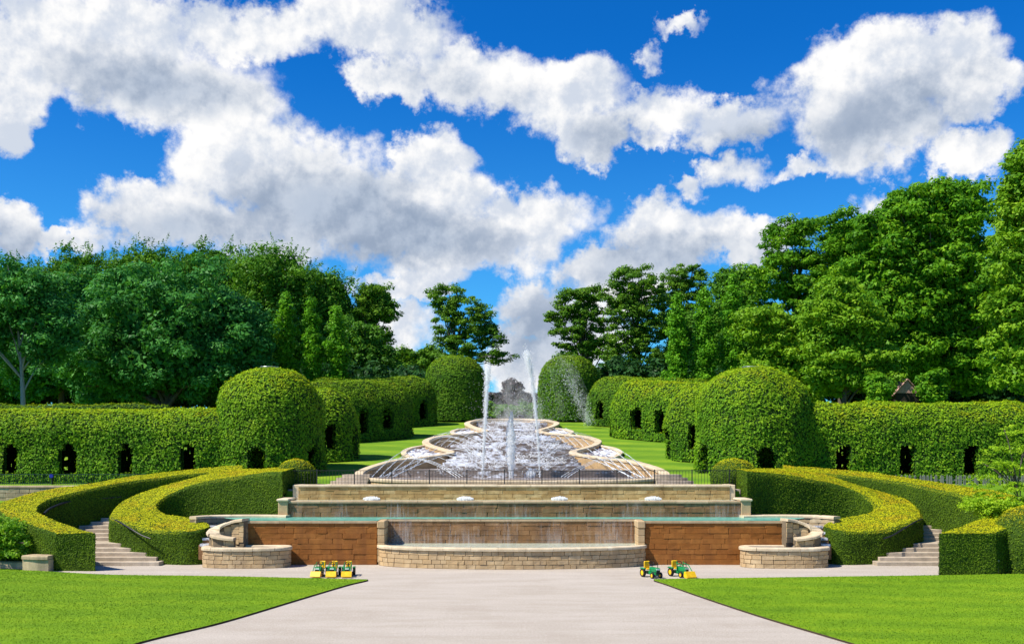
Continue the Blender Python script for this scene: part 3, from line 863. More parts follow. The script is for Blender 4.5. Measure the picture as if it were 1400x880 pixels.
def stream(P, r0, r1, name, label, group, cat='water jet', drops=0, matl=None):
    n = len(P); rad = np.linspace(r0, r1, n)*(1+.25*rng.normal(size=n)); P2 = P+rng.normal(0, r0*.25, P.shape); V, Fc = tube_geo(P2, np.abs(rad), 6)
    parts = [(V, Fc)]
    if drops:
        k = rng.integers(0, n, drops); f = (k/n)[:, None]; Q = P[k]+rng.normal(0, 1, (drops, 3))*(r0+f*r1*1.6)
        for q in Q: parts.append(cyl_geo(tuple(q), 2, .010+.012*random.random(), .03, 4, .004))
    V, Fc = join(parts); o = mesh(name, V, Fc, matl or STREAM, smooth=True); tag(o, label, cat, group); return o


for s in (-1, 1):
    sd = 'west' if s < 0 else 'east'
    for k in range(5):
        a = (s*(4.0+.40*k), 54.6+.25*k, rimz(54.6)+.12); b = (s*(5.0+.30*k), 47.0-.45*k, 3.05)
        stream(parabola(a, b, .05+.03*k), .011, .022, 'water_arc', 'water arc leaping from the %s side basin into the bottom pool' % sd, 'lower arcs of the %s side basin' % sd, drops=30)
    for k in range(4):
        a = (s*(2.3+.4*k), 67.6, rimz(67.6)+.1); b = (s*(3.4+.42*k), 61.5-.2*k, 4.5)
        stream(parabola(a, b, .06+.02*k), .009, .017, 'water_arc', 'water arc leaping from the upper %s side basin into the middle lobe' % sd, 'upper arcs of the %s side basin' % sd, drops=20)
    for k in range(2):
        stream(parabola((s*(3.6+.5*k), 52.2, 3.95), (s*(5.3+.45*k), 44.9+.4*k, 3.05), .06), .009, .026, 'water_arc', 'low water arc crossing the bottom pool under the %s rim' % sd, 'low arcs over the bottom pool', drops=50)
    for k in range(9):
        a = 1.1+.27*k; stream(parabola((s*3.0*math.sin(a), 72.8+4.0*math.cos(a), rimz(72.8+4.0*math.cos(a))+.05), (s*(1.5*math.sin(a)), 71.2+2.2*math.cos(a), 5.75), .35+.05*(k % 3)), .005, .010, 'water_arc', 'fine water arc inside the %s half of the top basin' % sd, 'arcs inside the top basin', drops=5)
    for k in range(11):
        y0 = 65.0-.85*k; x0 = -np.interp(y0, [56, 58, 60.6, 63.4, 65.2], [3.9, 4.7, 5.05, 4.3, 2.5])
        stream(parabola((-s*x0, y0, rimz(y0)+.04), (s*(1.1+.10*k), y0-4.2, rimz(y0-4.2)+.02), .42+.06*(k % 3)), .005, .010, 'water_arc', 'fine water arc crossing the middle lobe from the %s rim' % sd, 'arcs inside the middle lobe', drops=6)
    for k in range(9):
        y0 = 54.2-.75*k; x0 = np.interp(y0, [47.4, 50.2, 51.7, 53.2, 54.4], [6.6, 5.8, 4.5, 3.5, 3.25])
        stream(parabola((s*x0, y0, rimz(y0)+.04), (s*max(.9, x0-3.0-.12*k), y0-3.4, 3.05+max(0, (y0-3.4-46.5)*.1)), .42+.06*(k % 3)), .005, .011, 'water_arc', 'fine water arc over the lower steps from the %s rim' % sd, 'arcs over the lower steps', drops=6)


def plume(name, label, P, r0, r1, n, dsize, core=True):
    """jet along polyline P with drops thickening from r0 at the foot to r1 at the top"""
    parts = []; P = np.asarray(P, float)
    root = empty(name, tuple(P[0]), label, 'fountain jet')
    if core:
        m = 40; q = np.stack([np.interp(np.linspace(0, 1, m), np.linspace(0, 1, len(P)), P[:, k]) for k in range(3)], 1); rad = (r0+(r1*.35)*np.linspace(0, 1, m)**1.2)*(1-.85*np.linspace(0, 1, m)**6)*(1+.3*rng.normal(size=m)); V, Fc = tube_geo(q, np.abs(rad)+.006, 7)
        mesh('water_column', V, Fc, WHITE, root, smooth=True)
    f = rng.random(n)**.8; q = np.stack([np.interp(f, np.linspace(0, 1, len(P)), P[:, k]) for k in range(3)], 1)
    q = q+rng.normal(0, 1, (n, 3))*(r0+(r1-r0)*f)[:, None]*np.array([1, 1, 1.6]); spray(drops_mesh('spray', q, dsize*(.4+.9*rng.random(n))), WHITE, root); f = np.linspace(.05, 1.02, 22); mist(root, poly_at(P, np.minimum(f, 1))+np.stack([0*f, 0*f, np.maximum(f-1, 0)*6], 1), (r0*1.2+(r1*1.5-r0)*f**1.3)*np.where(f > 1, .4, 1), MIST_J); return root


def mist_mat(name, dens, lo, hi, sc):
    m, t, out = mat(name); n = t.ss(t.noise(wpos(t), sc, 4, .6), lo, hi); v = t.new('ShaderNodeVolumePrincipled')
    v.inputs['Color'].default_value = (.995, .998, 1, 1); v.inputs['Anisotropy'].default_value = .1; t.put(v.inputs['Density'], t.math('MULTIPLY', n, dens)); t.l.new(v.outputs[0], out.inputs['Volume']); return m


MIST_D = mist_mat('dense_spray', 9.0, .22, .55, 5.0); MIST_J = mist_mat('jet_spray', 7.0, .30, .65, 5.0); MIST_L = mist_mat('light_spray', .16, .38, .70, 1.6)


def mist(root, P, rad, m_, k=12):
    P = np.asarray(P, float); V, Fc = tube_geo(P, rad, k); n = len(P); Fc = [tuple(f) for f in Fc]+[tuple(range(k-1, -1, -1)), tuple(range((n-1)*k, n*k))]
    o = mesh('mist', V, Fc, m_, root); fix_normals(o.data); return tag(o, kind='stuff')


def poly_at(P, f): return np.stack([np.interp(f, np.linspace(0, 1, len(P)), np.asarray(P)[:, k]) for k in range(3)], 1)


plume('water_jet', 'tall thin water jet rising left of the broad white plume', [at(659.5, 656, 45.2), at(662, 600, 45.2), at(665, 545, 45.2), at(667.5, 499, 45.2)], .022, .10, 1700, .017)
plume('water_jet', 'tall thin leaning water jet rising right of the broad white plume', [at(738, 652, 45.2), at(735, 590, 45.2), at(730, 540, 45.2), at(725, 505, 45.2), at(719, 482, 45.2)], .022, .11, 1900, .017)
# broad foaming plume: a ragged tapering column
root = empty('water_plume', at(698.5, 656, 45.6), 'broad foaming white water plume standing in the bottom pool', 'fountain jet')
b0 = np.array(at(698.5, 656, 45.6)); n = 1500; f = rng.random(n)**.8; hgt = 2.9
wd = np.interp(f, [0, .1, .3, .6, .85, 1], [.07, .09, .17, .21, .11, .03]); a = rng.random(n)*6.28; r = wd*(.7+.5*rng.random(n))
q = b0+np.stack([r*np.cos(a)+.03*np.sin(f*14), r*np.sin(a), f*hgt*1.04], 1); spray(drops_mesh('spray', q, .008+.022*rng.random(n)**2), WHITE, root)
f = np.linspace(0, 1, 26); mist(root, np.stack([b0[0]+0*f, b0[1]+0*f, b0[2]+f*hgt*1.02], 1), np.interp(f, [0, .1, .3, .6, .85, 1], [.08, .10, .18, .21, .11, .01])*(1+.12*np.sin(f*21)+.1*np.sin(f*47)), MIST_D)
root = empty('water_jet', at(725, 648, 45.8), 'short white splash in the bottom pool right of the broad plume', 'fountain jet')
n = 260; c = np.array(at(725, 653, 45.8)); spray(drops_mesh('spray', c+rng.normal(0, 1, (n, 3))*np.array([.13, .13, .10])+np.array([0, 0, .18]), .008+.018*rng.random(n)), WHITE, root)
mist(root, [c, c+np.array([.02, 0, .15]), c+np.array([0, 0, .3]), c+np.array([-.02, 0, .45])], np.array([.16, .22, .17, .04]), MIST_D)
# drifting spray curtains at the top: soft mist with drops in it
def drift(label, path, rad, P, dsz):
    root = empty('water_spray', tuple(np.asarray(path[0], float)), label, 'spray')
    q = resample(np.array(path, float), .4); mist(root, q, np.interp(np.linspace(0, 1, len(q)), np.linspace(0, 1, len(rad)), rad), MIST_L, 16)
    spray(drops_mesh('spray', P, dsz*(.35+.65*rng.random(len(P))**2)), WHITE, root)


n = 1500; f = rng.random(n)**.6; x0 = np.interp(f, [0, 1], [764, 806]); P = np.array([at(x+rng.normal(0, 3+7*(1-g)), 490+g*88+rng.normal(0, 4), 72.0) for x, g in zip(x0, f)]); P[:, 1] += rng.normal(0, .4, n)
drift('falling veil of spray in front of the far east hornbeam dome', [at(762, 484, 72), at(782, 510, 72), at(796, 545, 72), at(806, 584, 72)], [.25, .55, .6, .4], P, .026)
n = 2200; P = np.array([at(rng.normal(708, 26), 576-abs(rng.normal(0, 34)), 74.0) for _ in range(n)]); P[:, 1] += rng.normal(0, .6, n)
drift('misty spray above the top basin between the far domes', [at(708, 580, 74), at(706, 550, 74), at(700, 520, 74), at(694, 488, 74)], [2.0, 1.8, 1.1, .2], P, .022)
n = 700; P = np.array([at(rng.uniform(738, 790), rng.uniform(484, 575), 73.0) for _ in range(n)])
drift('fine drifting droplets before the face of the far east dome', [at(748, 484, 73), at(760, 520, 73), at(768, 570, 73)], [.2, .35, .3], P, .018)

# steps beside the cascade
for s in (-1, 1):
    root = empty('garden_steps', (s*7.5, 43.6, 2.6), 'short curved flight of steps beside the cascade under the %s hornbeam' % ('west' if s < 0 else 'east'), 'steps')
    for k in range(4):
        V = []; a0, a1 = math.radians(200), math.radians(262)
        n = 10; r1, r2 = 1.55-.0*k, .2; c = np.array([-6.35, 44.9+.0*k])
        q = [(-7.9+.12*k+.08*k, 43.1+.3*k), (-7.4+.1*k, 42.95+.32*k), (-6.6, 42.85+.32*k), (-6.1, 42.85+.32*k)]
        q = catmull(q, 5); bk = [(-6.1, 44.6), (-7.6+.15*k, 44.6)]
        pts = [(x*(-s), y) for x, y in q]+[(x*(-s), y) for x, y in bk]
        n = len(pts); z = 2.70+.13*k; V = [(x, y, z+.12) for x, y in pts]+[(x, y, z-.4) for x, y in pts]
        o = mesh('step', V, [tuple(range(n))]+[(i, n+i, n+(i+1) % n, (i+1) % n) for i in range(n)], STEP, root); fix_normals(o.data)

# iron railing on the terrace
root = empty('iron_railing', (0, 42.3, 2.66), 'thin black iron railing along the terrace in front of the cascade', 'railing')
rx0, rx1, ry = -9.6, 9.75, 42.25
for z in (2.76, 3.42): V, Fc = box_geo(rx0, rx1, ry-.012, ry+.012, z-.012, z+.012); mesh('rail', V, Fc, BLACK, root)
bme = bpy.data.meshes.new('baluster'); V, Fc = box_geo(-.006, .006, -.006, .006, 2.66, 3.425); bme.from_pydata(V, [], Fc); bme.materials.append(BLACK)
pme = bpy.data.meshes.new('post'); V, Fc = box_geo(-.02, .02, -.02, .02, 2.6, 3.47); pme.from_pydata(V, [], Fc); pme.materials.append(BLACK)
nb = 150
for i in range(nb+1):
    x = rx0+(rx1-rx0)*i/nb; o = bpy.data.objects.new('post' if i % 12 == 0 else 'baluster', pme if i % 12 == 0 else bme); COL.objects.link(o); o.parent = root
    o.location = (x, ry-42.3, -2.66)

# ------------------------------------------------------------------ clipped hornbeam: hollow leafy shells with openings
def sample_quads(V, Fq, dens, outw):
    """random points on quads; dens per m2 (per face array ok); outw (m,3) rough outward direction"""
    A, B, C, E = (V[Fq[:, k]] for k in range(4))
    n = np.cross(C-A, E-B); area = .5*np.linalg.norm(n, axis=1); n = nrm(n); n = n*np.where((n*outw).sum(1) < 0, -1, 1)[:, None]
    cnt = rng.poisson(area*dens); i = np.repeat(np.arange(len(Fq)), cnt); u = rng.random((len(i), 1)); v = rng.random((len(i), 1))
    P = (A[i]*(1-u)+B[i]*u)*(1-v)+(E[i]*(1-u)+C[i]*u)*v
    return P, n[i]


def hornbeam(name, label, medial, w, H, wallH, holes=(), matl=None, dens=260, leaf=.125, group=None, base=None, cat='hedge', bump=.10, ex=.82, seed=1):
    med = resample(np.asarray(medial, float), .17) if len(medial) > 1 else np.array([medial[0], medial[0]], float)
    n = len(med); T = np.gradient(med, axis=0) if n > 2 or len(medial) > 1 else np.array([[1.0, 0], [1.0, 0]])
    T = T/np.maximum(np.linalg.norm(T, axis=1, keepdims=True), 1e-9); R = np.stack([T[:, 1], -T[:, 0]], 1); M = []; Dr = []
    kc = max(14, int(math.pi*w/.16))
    for i in range(n): M.append(med[i]); Dr.append(R[i])
    a0 = math.atan2(R[-1, 1], R[-1, 0])
    for k in range(1, kc): a = a0+math.pi*k/kc; M.append(med[-1]); Dr.append((math.cos(a), math.sin(a)))
    for i in range(n-1, -1, -1): M.append(med[i]); Dr.append(-R[i])
    a0 = math.atan2(-R[0, 1], -R[0, 0])
    for k in range(1, kc): a = a0+math.pi*k/kc; M.append(med[0]); Dr.append((math.cos(a), math.sin(a)))
    M = np.array(M); Dr = np.array(Dr); nu = len(M)
    zb = (terr(M[:, 0], M[:, 1]) if base is None else np.full(nu, float(base)))-.08
    ph = np.linspace(0, math.pi/2, max(10, int((w+H-wallH)/.16)))
    hs = np.r_[np.linspace(0, wallH, max(6, int(wallH/.15)), endpoint=False), wallH+(H-wallH)*np.sin(ph)**ex]
    rs = np.r_[np.ones(len(hs)-len(ph)), np.cos(ph)**ex]; rs[-1] = .02; nz_ = np.r_[np.zeros(len(hs)-len(ph)), np.sin(ph)]; ns = len(hs)
    bulge = 1-.03*np.cos(np.clip(hs/wallH, 0, 1)*math.pi)*0
    XY = M[:, None, :]+Dr[:, None, :]*(w*rs*bulge)[None, :, None]; Z = zb[:, None]+hs[None, :]
    P = np.dstack([XY, Z]).reshape(-1, 3)
    Nn = np.dstack([Dr[:, None, 0]*np.sqrt(1-nz_**2)[None], Dr[:, None, 1]*np.sqrt(1-nz_**2)[None], np.tile(nz_, (nu, 1))]).reshape(-1, 3)
    disp = bump*(vnoise(P, .8, seed)+.6*vnoise(P, 2.1, seed+3)); Po = P+Nn*(disp-.05)[:, None]
    Pi = P-Nn*.42
    I = np.arange(nu*ns).reshape(nu, ns); J = np.roll(I, -1, 0)
    Fq = np.stack([I[:, :-1], J[:, :-1], J[:, 1:], I[:, 1:]], -1).reshape(-1, 4)
    cen = P[Fq].mean(1); cn = nrm(Nn[Fq].mean(1)); keep = np.ones(len(Fq), bool)
    for (hx, hy, hw, z0, z1, *ax) in holes:
        if ax:   # doorway in the end, facing the cascade
            d = np.abs(cen[:, 1]-hy); nearby = (np.abs(cen[:, 0]-hx) < 1.2) & (cn[:, 0]*ax[0] > .25)
        else:    # window or doorway facing the forecourt
            d = np.abs(cen[:, 0]-hx); nearby = (np.abs(cen[:, 1]-hy) < 2.2) & (cn[:, 1] < -.2)
        keep &= ~(nearby & (d < hw/2) & (cen[:, 2] > z0) & (cen[:, 2] < z1-.5*hw*(2*d/hw)**2*.8))
    fleck = (cn[:, 1] > .25) & (cn[:, 2] < .5) & (rng.random(len(Fq)) < .11)
    keepc = keep & ~fleck
    nv = len(P); Fa = [Fq[keepc], Fq[keepc][:, ::-1]+nv]
    # reveals round the openings
    cell = keep.reshape(nu, ns-1); rev = []
    for i in range(nu):
        for j in range(ns-1):
            if cell[i, j]: continue
            a, b = i*ns+j, ((i+1) % nu)*ns+j
            if cell[i-1, j]: rev.append((a, a+1, a+1+nv, a+nv))
            if cell[(i+1) % nu, j]: rev.append((b, b+1, b+1+nv, b+nv))
            if j > 0 and cell[i, j-1]: rev.append((a, b, b+nv, a+nv))
            if j < ns-2 and cell[i, j+1]: rev.append((a+1, b+1, b+1+nv, a+1+nv))
    if rev: Fa.append(np.array(rev))
    VV = np.vstack([Po, Pi]); c0 = med.mean(0); root = empty(name, (c0[0], c0[1], float(zb.min())), label, cat, group)
    link('branch_shell', np_mesh('branch_shell', VV, np.vstack(Fa), True), CORE, root)
    dens = dens*1.45; dn = np.where(cn[keep][:, 1] > .45, dens*.25, dens); Lp, Ln = sample_quads(Po, Fq[keep], dn, cn[keep])
    if rev:
        rv = np.array(rev); Rp, Rn = sample_quads(VV, rv, dens*.5, np.tile([[0, -1.0, 0]], (len(rv), 1))); Lp = np.vstack([Lp, Rp]); Ln = np.vstack([Ln, Rn])
    k = len(Lp); off = rng.normal(.04, .038, k); Lp = Lp+Ln*off[:, None]
    Lf = nrm(Ln*.9+rng.normal(0, .36, (k, 3))+np.array([0, 0, .22])); V, Fl = leaf_geo(Lp, Lf, leaf*.86*(.5+.9*rng.random(k)), .7, True)
    tint = np.clip(.45+.25*vnoise(Lp, 1.6, seed+9)+rng.normal(0, .2, k), 0, 1)
    hrel = (Lp[:, 2]-zb.min())/max(H, 1e-3); new = np.clip(Ln[:, 2]*.75+.35*(hrel-.62)+.25*vnoise(Lp, .7, seed+15), 0, .9)*np.clip(.75+.4*rng.normal(size=k), 0, 1)  # sunlit look of the upper, up-facing leaves, put into their colour as yellow
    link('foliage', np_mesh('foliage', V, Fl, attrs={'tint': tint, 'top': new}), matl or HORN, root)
    return root


BZ = 2.75
holes = [(X_(px, 46.5), 46.5, .70, 3.12, 4.55) for px in (11, 92, 173, 256)]
hornbeam('hornbeam_hedge', 'long straight clipped hornbeam tunnel with window openings above the west stairs', [(-34, 48.2), (-13.0, 48.2)], 1.7, 3.50, 2.2, holes, base=BZ, seed=2)
holes = [(X_(px, 46.5), 46.5, .72, 3.15, 4.55) for px in (1155, 1241, 1329)]
hornbeam('hornbeam_hedge', 'long straight clipped hornbeam tunnel with window openings above the east stairs', [(13.2, 48.2), (34, 48.2)], 1.7, 3.78, 2.4, holes, base=BZ, seed=5)
hornbeam('hornbeam_dome', 'big rounded hornbeam dome joined to the west straight tunnel', [(-11.35, 48.1), (-11.33, 48.1)], 2.45, 5.38, 3.1, [(X_(352, 45.8), 45.75, .86, 2.9, 4.42), (-9.0, 47.2, .8, 2.6, 4.5, 1)], base=BZ, cat='dome', seed=7)
hornbeam('hornbeam_dome', 'big rounded hornbeam dome joined to the east straight tunnel', [(11.35, 48.1), (11.37, 48.1)], 2.65, 5.42, 3.1, [(X_(1048, 45.6), 45.5, .95, 2.9, 4.42), (8.85, 47.2, .8, 2.6, 4.5, -1)], base=BZ, cat='dome', seed=9)
for s in (-1, 1):
    sd = 'west' if s < 0 else 'east'
    m = lambda pts: [(-x, y) for x, y in pts][::-1] if s > 0 else pts
    hx = lambda x: -x if s > 0 else x
    hornbeam('hornbeam_hedge', 'short rounded hornbeam tunnel end just uphill of the big %s dome' % sd, m([(-13.6, 54.2), (-11.0, 53.6), (-9.65, 53.3)]), 1.65, 3.75, 1.7,
             [(hx(-9.15), 51.75, .62, 4.3, 5.6), (hx(-8.05), 53.0, .8, 3.4, 5.4, -s)], dens=230, ex=.95, seed=11+s)
    hornbeam('hornbeam_hedge', 'long bulging hornbeam tunnel with two windows halfway up the %s slope' % sd, m([(-15.5, 60.5), (-11.0, 62.6), (-8.05, 65.4)]), 1.75, 3.7, 1.55,
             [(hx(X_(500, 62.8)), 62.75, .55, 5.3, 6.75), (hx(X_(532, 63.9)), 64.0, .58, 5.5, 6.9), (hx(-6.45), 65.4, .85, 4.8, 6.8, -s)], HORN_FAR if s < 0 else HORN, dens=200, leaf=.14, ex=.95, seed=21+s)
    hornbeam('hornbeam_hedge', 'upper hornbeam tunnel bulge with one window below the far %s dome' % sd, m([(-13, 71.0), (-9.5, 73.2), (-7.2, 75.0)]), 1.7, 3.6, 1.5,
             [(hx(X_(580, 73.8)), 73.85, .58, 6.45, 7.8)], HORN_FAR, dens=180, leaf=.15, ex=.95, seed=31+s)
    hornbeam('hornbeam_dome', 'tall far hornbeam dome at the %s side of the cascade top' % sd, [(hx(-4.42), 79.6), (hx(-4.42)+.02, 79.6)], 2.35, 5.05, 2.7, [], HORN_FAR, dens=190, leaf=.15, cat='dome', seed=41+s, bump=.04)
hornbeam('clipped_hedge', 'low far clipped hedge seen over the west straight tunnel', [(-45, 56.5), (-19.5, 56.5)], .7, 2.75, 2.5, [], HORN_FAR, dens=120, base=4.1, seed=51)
# wire frame crowns on the two near domes
for xx, lab in ((-11.3, 'small grey metal ring on top of the big west dome'), (11.15, 'small grey metal ring on top of the big east dome')):
    tt = np.linspace(0, 6.2832, 20); V, Fc = tube_geo(np.stack([xx+.42*np.cos(tt), 47.7+.42*np.sin(tt), np.full(20, 8.12)], 1), .018, 5)
    tag(mesh('metal_ring', V, Fc, METAL), lab, 'metal ring')

# ------------------------------------------------------------------ yew scroll hedges
def yew(name, label, O, I, base=None, dens=1150, leaf=.046, seed=1):
    O = catmull(np.array(O), 6); I = catmull(np.array(I), 6); n = len(O); kt = 9; rows = []
    bo = np.array([float(terr(x, y)) for x, y in O[:, :2]])-.12; bi = np.array([float(terr(x, y)) for x, y in I[:, :2]])-.12
    low = np.minimum(bo, bi); lv = [0, .2, .4, .6, .8, .94]
    for f in lv: rows.append(np.c_[I[:, :2], low+(I[:, 2]-low)*f])
    for q in np.linspace(.045, .955, kt): rows.append(I*(1-q)+O*q)
    for f in lv[::-1]: rows.append(np.c_[O[:, :2], low+(O[:, 2]-low)*f])
    G = np.stack(rows, 1); k = G.shape[1]; P = G.reshape(-1, 3); mid = np.c_[(O+I)[:, :2]/2, low+.3*((O+I)[:, 2]/2-low)]
    I2 = np.arange(n*k).reshape(n, k); Fq = np.stack([I2[:-1, :-1], I2[1:, :-1], I2[1:, 1:], I2[:-1, 1:]], -1).reshape(-1, 4)
    outw = P[Fq].mean(1)-np.repeat((mid[:-1]+mid[1:])/2, k-1, 0)
    # end caps as small grids
    caps = []; co = []; off = len(P); Pc = [P]
    for e, j in ((0, 1), (n-1, n-2)):
        dirv = G[e, k//2]-G[j, k//2]; g = []
        for a in np.linspace(0, 1, 7):
            for f in (0, .2, .4, .6, .8, 1): b = I[e]*(1-a)+O[e]*a; g.append((b[0], b[1], low[e]+(b[2]-low[e])*f))
        g = np.array(g); Pc.append(g)
        for a in range(6):
            for f in range(5): i0 = off+a*6+f; caps.append((i0, i0+6, i0+7, i0+1)); co.append((dirv[0], dirv[1], 0))
        off += len(g)
    P = np.vstack(Pc); Fq = np.vstack([Fq, np.array(caps)]); outw = np.vstack([outw, np.array(co)])
    d = .035*vnoise(P, 1.3, seed)+.02*vnoise(P, 3.5, seed+2); Pd = P+np.stack([d*.6, d, d*.8], 1)
    c0 = mid[n//2]; root = empty(name, tuple(c0), label, 'hedge')
    link('branch_mass', np_mesh('branch_mass', Pd, Fq, False), YCORE, root)
    Lp, Ln = sample_quads(Pd, Fq, dens, outw); m_ = len(Lp); Lp = Lp+Ln*(rng.normal(.010, .014, m_)*np.where(Ln[:, 2] > .6, .6, 1))[:, None]
    V, Fl = leaf_geo(Lp, nrm(Ln*np.where(Ln[:, 2:] > .6, 2.3, 1.3)+rng.normal(0, .42, (m_, 3))), leaf*(.6+.8*rng.random(m_))*np.where(Ln[:, 2] > .6, 1.3, 1.08), .62, True)
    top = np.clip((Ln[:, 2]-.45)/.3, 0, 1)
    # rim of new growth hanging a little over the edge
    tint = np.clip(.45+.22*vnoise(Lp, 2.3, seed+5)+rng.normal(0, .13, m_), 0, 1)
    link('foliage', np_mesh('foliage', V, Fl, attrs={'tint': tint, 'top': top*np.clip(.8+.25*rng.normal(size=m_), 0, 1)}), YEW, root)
    return root


def pxs(L, off=None, dm=1.0, mirror=False):
    out_ = []
    for i, (px, py, D) in enumerate(L):
        f = i/(len(L)-1); D2 = D*(1+(dm-1)*f)
        if mirror: px = 1400-px+off[0]+(off[1]-off[0])*f
        out_.append(at(px, py, D2))
    return np.array(out_)


inO = [(407, 639, 42.9), (350, 640, 44.0), (300, 643.5, 44.3), (222, 664, 43.5), (171, 682, 42.0), (151, 702, 40.3), (156, 710, 39.4), (178, 718, 38.75), (207, 725, 38.35), (248, 727, 38.05), (268, 725.5, 38.1), (279, 722.5, 38.3)]
inI = [(386, 644, 41.1), (350, 648, 41.6), (300, 655, 42.1), (262, 664, 42.3), (231, 677, 42.0), (217, 688, 41.3), (220, 697, 40.7), (234, 703, 40.2), (262, 707.5, 39.8), (280, 712.5, 39.3), (286, 716.5, 38.95), (286.5, 719.5, 38.6)]
yew('yew_hedge', 'curling clipped yew scroll right beside the west stone stairs', pxs(inO), pxs(inI), seed=3)
yew('yew_hedge', 'curling clipped yew scroll left beside the east stone stairs', pxs(inO, (8, 16), 1.0, True), pxs(inI, (8, 14), 1.0, True), seed=6)
ouO = [(330, 636, 45.2), (300, 638, 45.2), (236, 643.5, 45.0), (177, 651, 44.2), (118, 661, 43.1), (59, 670, 42.0), (22, 679, 40.8), (-6, 690, 39.5), (6, 706, 38.2), (44, 718, 37.0), (77, 729, 36.15)]
ouI = [(330, 642.5, 44.5), (300, 646.0, 44.4), (245, 650, 43.8), (177, 658, 42.8), (118, 670, 41.5), (70, 682, 40.3), (53, 693, 39.3), (59, 703, 38.5), (86, 714, 37.5), (110, 722, 36.8), (130, 728.5, 36.1)]
yew('yew_hedge', 'long sweeping outer yew hedge ending at the stone bench and leafy shrub', pxs(ouO), pxs(ouI), seed=8)
yew('yew_hedge', 'long sweeping outer yew hedge ending beside the low stone block and rounded yew', pxs(ouO, (0, 38), .965, True), pxs(ouI, (0, 14), .965, True), seed=12)


def topiary(name, label, c, r, h, zb, dens=650, seed=1):
    nu, nv = 40, 16; V = []
    for i in range(nu):
        a = 6.28319*i/nu
        for j in range(nv+1):
            f = j/nv; z = h*min(1, f*1.0); q = max(0.0, (z-h*.32)/(h*.68)); rr = r*(1-q**2.3)**.5 if q > 0 else r*(.96+.04*z/(h*.32)); V.append((c[0]+rr*math.cos(a), c[1]+rr*math.sin(a), zb+z))
    V = np.array(V); d = .03*vnoise(V, 1.7, seed); V = V+np.stack([d, d, d], 1); I = np.arange(nu*(nv+1)).reshape(nu, nv+1); J = np.roll(I, -1, 0)
    Fq = np.stack([I[:, :-1], J[:, :-1], J[:, 1:], I[:, 1:]], -1).reshape(-1, 4); root = empty(name, (c[0], c[1], zb), label, 'topiary')
    link('branch_mass', np_mesh('branch_mass', V, Fq, True), YCORE, root); ow = V[Fq].mean(1)-np.array([c[0], c[1], zb+h*.2])
    Lp, Ln = sample_quads(V, Fq, dens, ow); n = len(Lp); Lp = Lp+Ln*rng.normal(.015, .02, n)[:, None]; Vl, Fl = leaf_geo(Lp, nrm(Ln*.8+rng.normal(0, .45, (n, 3))), .06*(.6+.8*rng.random(n)), .6, True)
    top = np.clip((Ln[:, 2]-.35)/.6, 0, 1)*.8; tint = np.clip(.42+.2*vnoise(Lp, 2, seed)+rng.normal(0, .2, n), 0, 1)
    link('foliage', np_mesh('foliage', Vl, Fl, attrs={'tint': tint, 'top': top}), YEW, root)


topiary('topiary_dome', 'small rounded yew dome behind the railing beside the west scroll hedge', (X_(405, 43.3), 43.3), .84, 1.28, 2.6, seed=2)
topiary('topiary_dome', 'small rounded yew dome behind the railing beside the east scroll hedge', (X_(1003, 43.3), 43.3), .96, 1.30, 2.6, seed=3)
topiary('topiary_dome', 'big rounded dark yew beside the low stone block at the east lawn', (18.15, 35.95), 1.25, 2.35, -.02, seed=4)

# ------------------------------------------------------------------ stairs, handrails, low stone pieces
for s in (-1, 1):
    sd = 'west' if s < 0 else 'east'; e = 0 if s < 0 else .45
    root = empty('stone_stairs', (s*15.5+e, 39, 0), 'broad stone stairs climbing between the %s yew hedges' % sd, 'stairs')
    def st(x0, x1, y0, y1, z0, z1):
        a, b = (x0, x1) if s < 0 else (-x1+e, -x0+e); V, Fc = cham_geo(a, b, y0, y1, z0, z1, .012); o = mesh('step', V, Fc, STEP, root); fix_normals(o.data)
    for k in range(5): st(-16.6+.0*k, -13.0-.22*k, 37.72+.34*k, 40.4, -.1, .14*(k+1))
    for k in range(6): st(-18.4, -14.4, 40.25+.34*k, 44.0, .2, .70+.13*(k+1))
    rail = [(153, 709, 39.75), (163, 713, 39.2), (178, 722, 38.55), (193, 731, 38.2), (206, 736, 38.0)]
    P = pxs(rail) if s < 0 else pxs(rail, (14, 14), 1, True); P = catmull(P, 5); V, Fc = tube_geo(P, .028, 8); tag(mesh('handrail', V, Fc, BLACK, smooth=True), 'short black handrail on the yew scroll beside the %s stairs' % sd, 'handrail')
    rail = [(60, 702, 38.75), (70, 694, 39.9), (92, 686, 40.9), (120, 682.5, 41.6), (165, 679, 42.6)]  # shade of the gap in the hedge face, put in as a black tube
    P = pxs(rail) if s < 0 else pxs(rail, (10, 0), 1, True); P = catmull(P, 5); V, Fc = tube_geo(P, .045, 8); tag(mesh('handrail', V, Fc, BLACK, smooth=True), 'long black tube put in for the dark gap along the outer yew hedge of the %s stairs' % sd, 'handrail')

xa = X_(50, 36.0)
root = empty('stone_bench', (xa, 36.0, 0), 'lichened stone bench block with rounded top beside the leafy shrub', 'stone bench')
sp = catmull([(xa-.52, 36.05), (xa-.1, 35.9), (xa+.48, 35.85)], 6)
V, Fc = sweep(np.c_[sp, np.zeros(len(sp))], [(0, 0), (0, .42), (-.5, .42), (-.5, 0)]); mesh('block', V, Fc, OLDST, root); coping(root, sp, .56, OLDST, .05, .55, .13, 1.4, 'top_stone')
sp = catmull([(xa-2.2, 36.75), (xa-1.4, 36.7), (xa-.75, 36.6)], 5); root = empty('stone_kerb', (xa-1.4, 36.7, 0), 'low stone kerb under the leafy shrub at the west lawn edge', 'kerb')
coping(root, sp, .26, OLDST, .05, .4, .30, .7, 'kerb_stone')
xa = X_(1354, 35.2); root = empty('stone_block', (xa, 35.3, 0), 'small square stone block between yew hedge end and rounded yew', 'stone block')
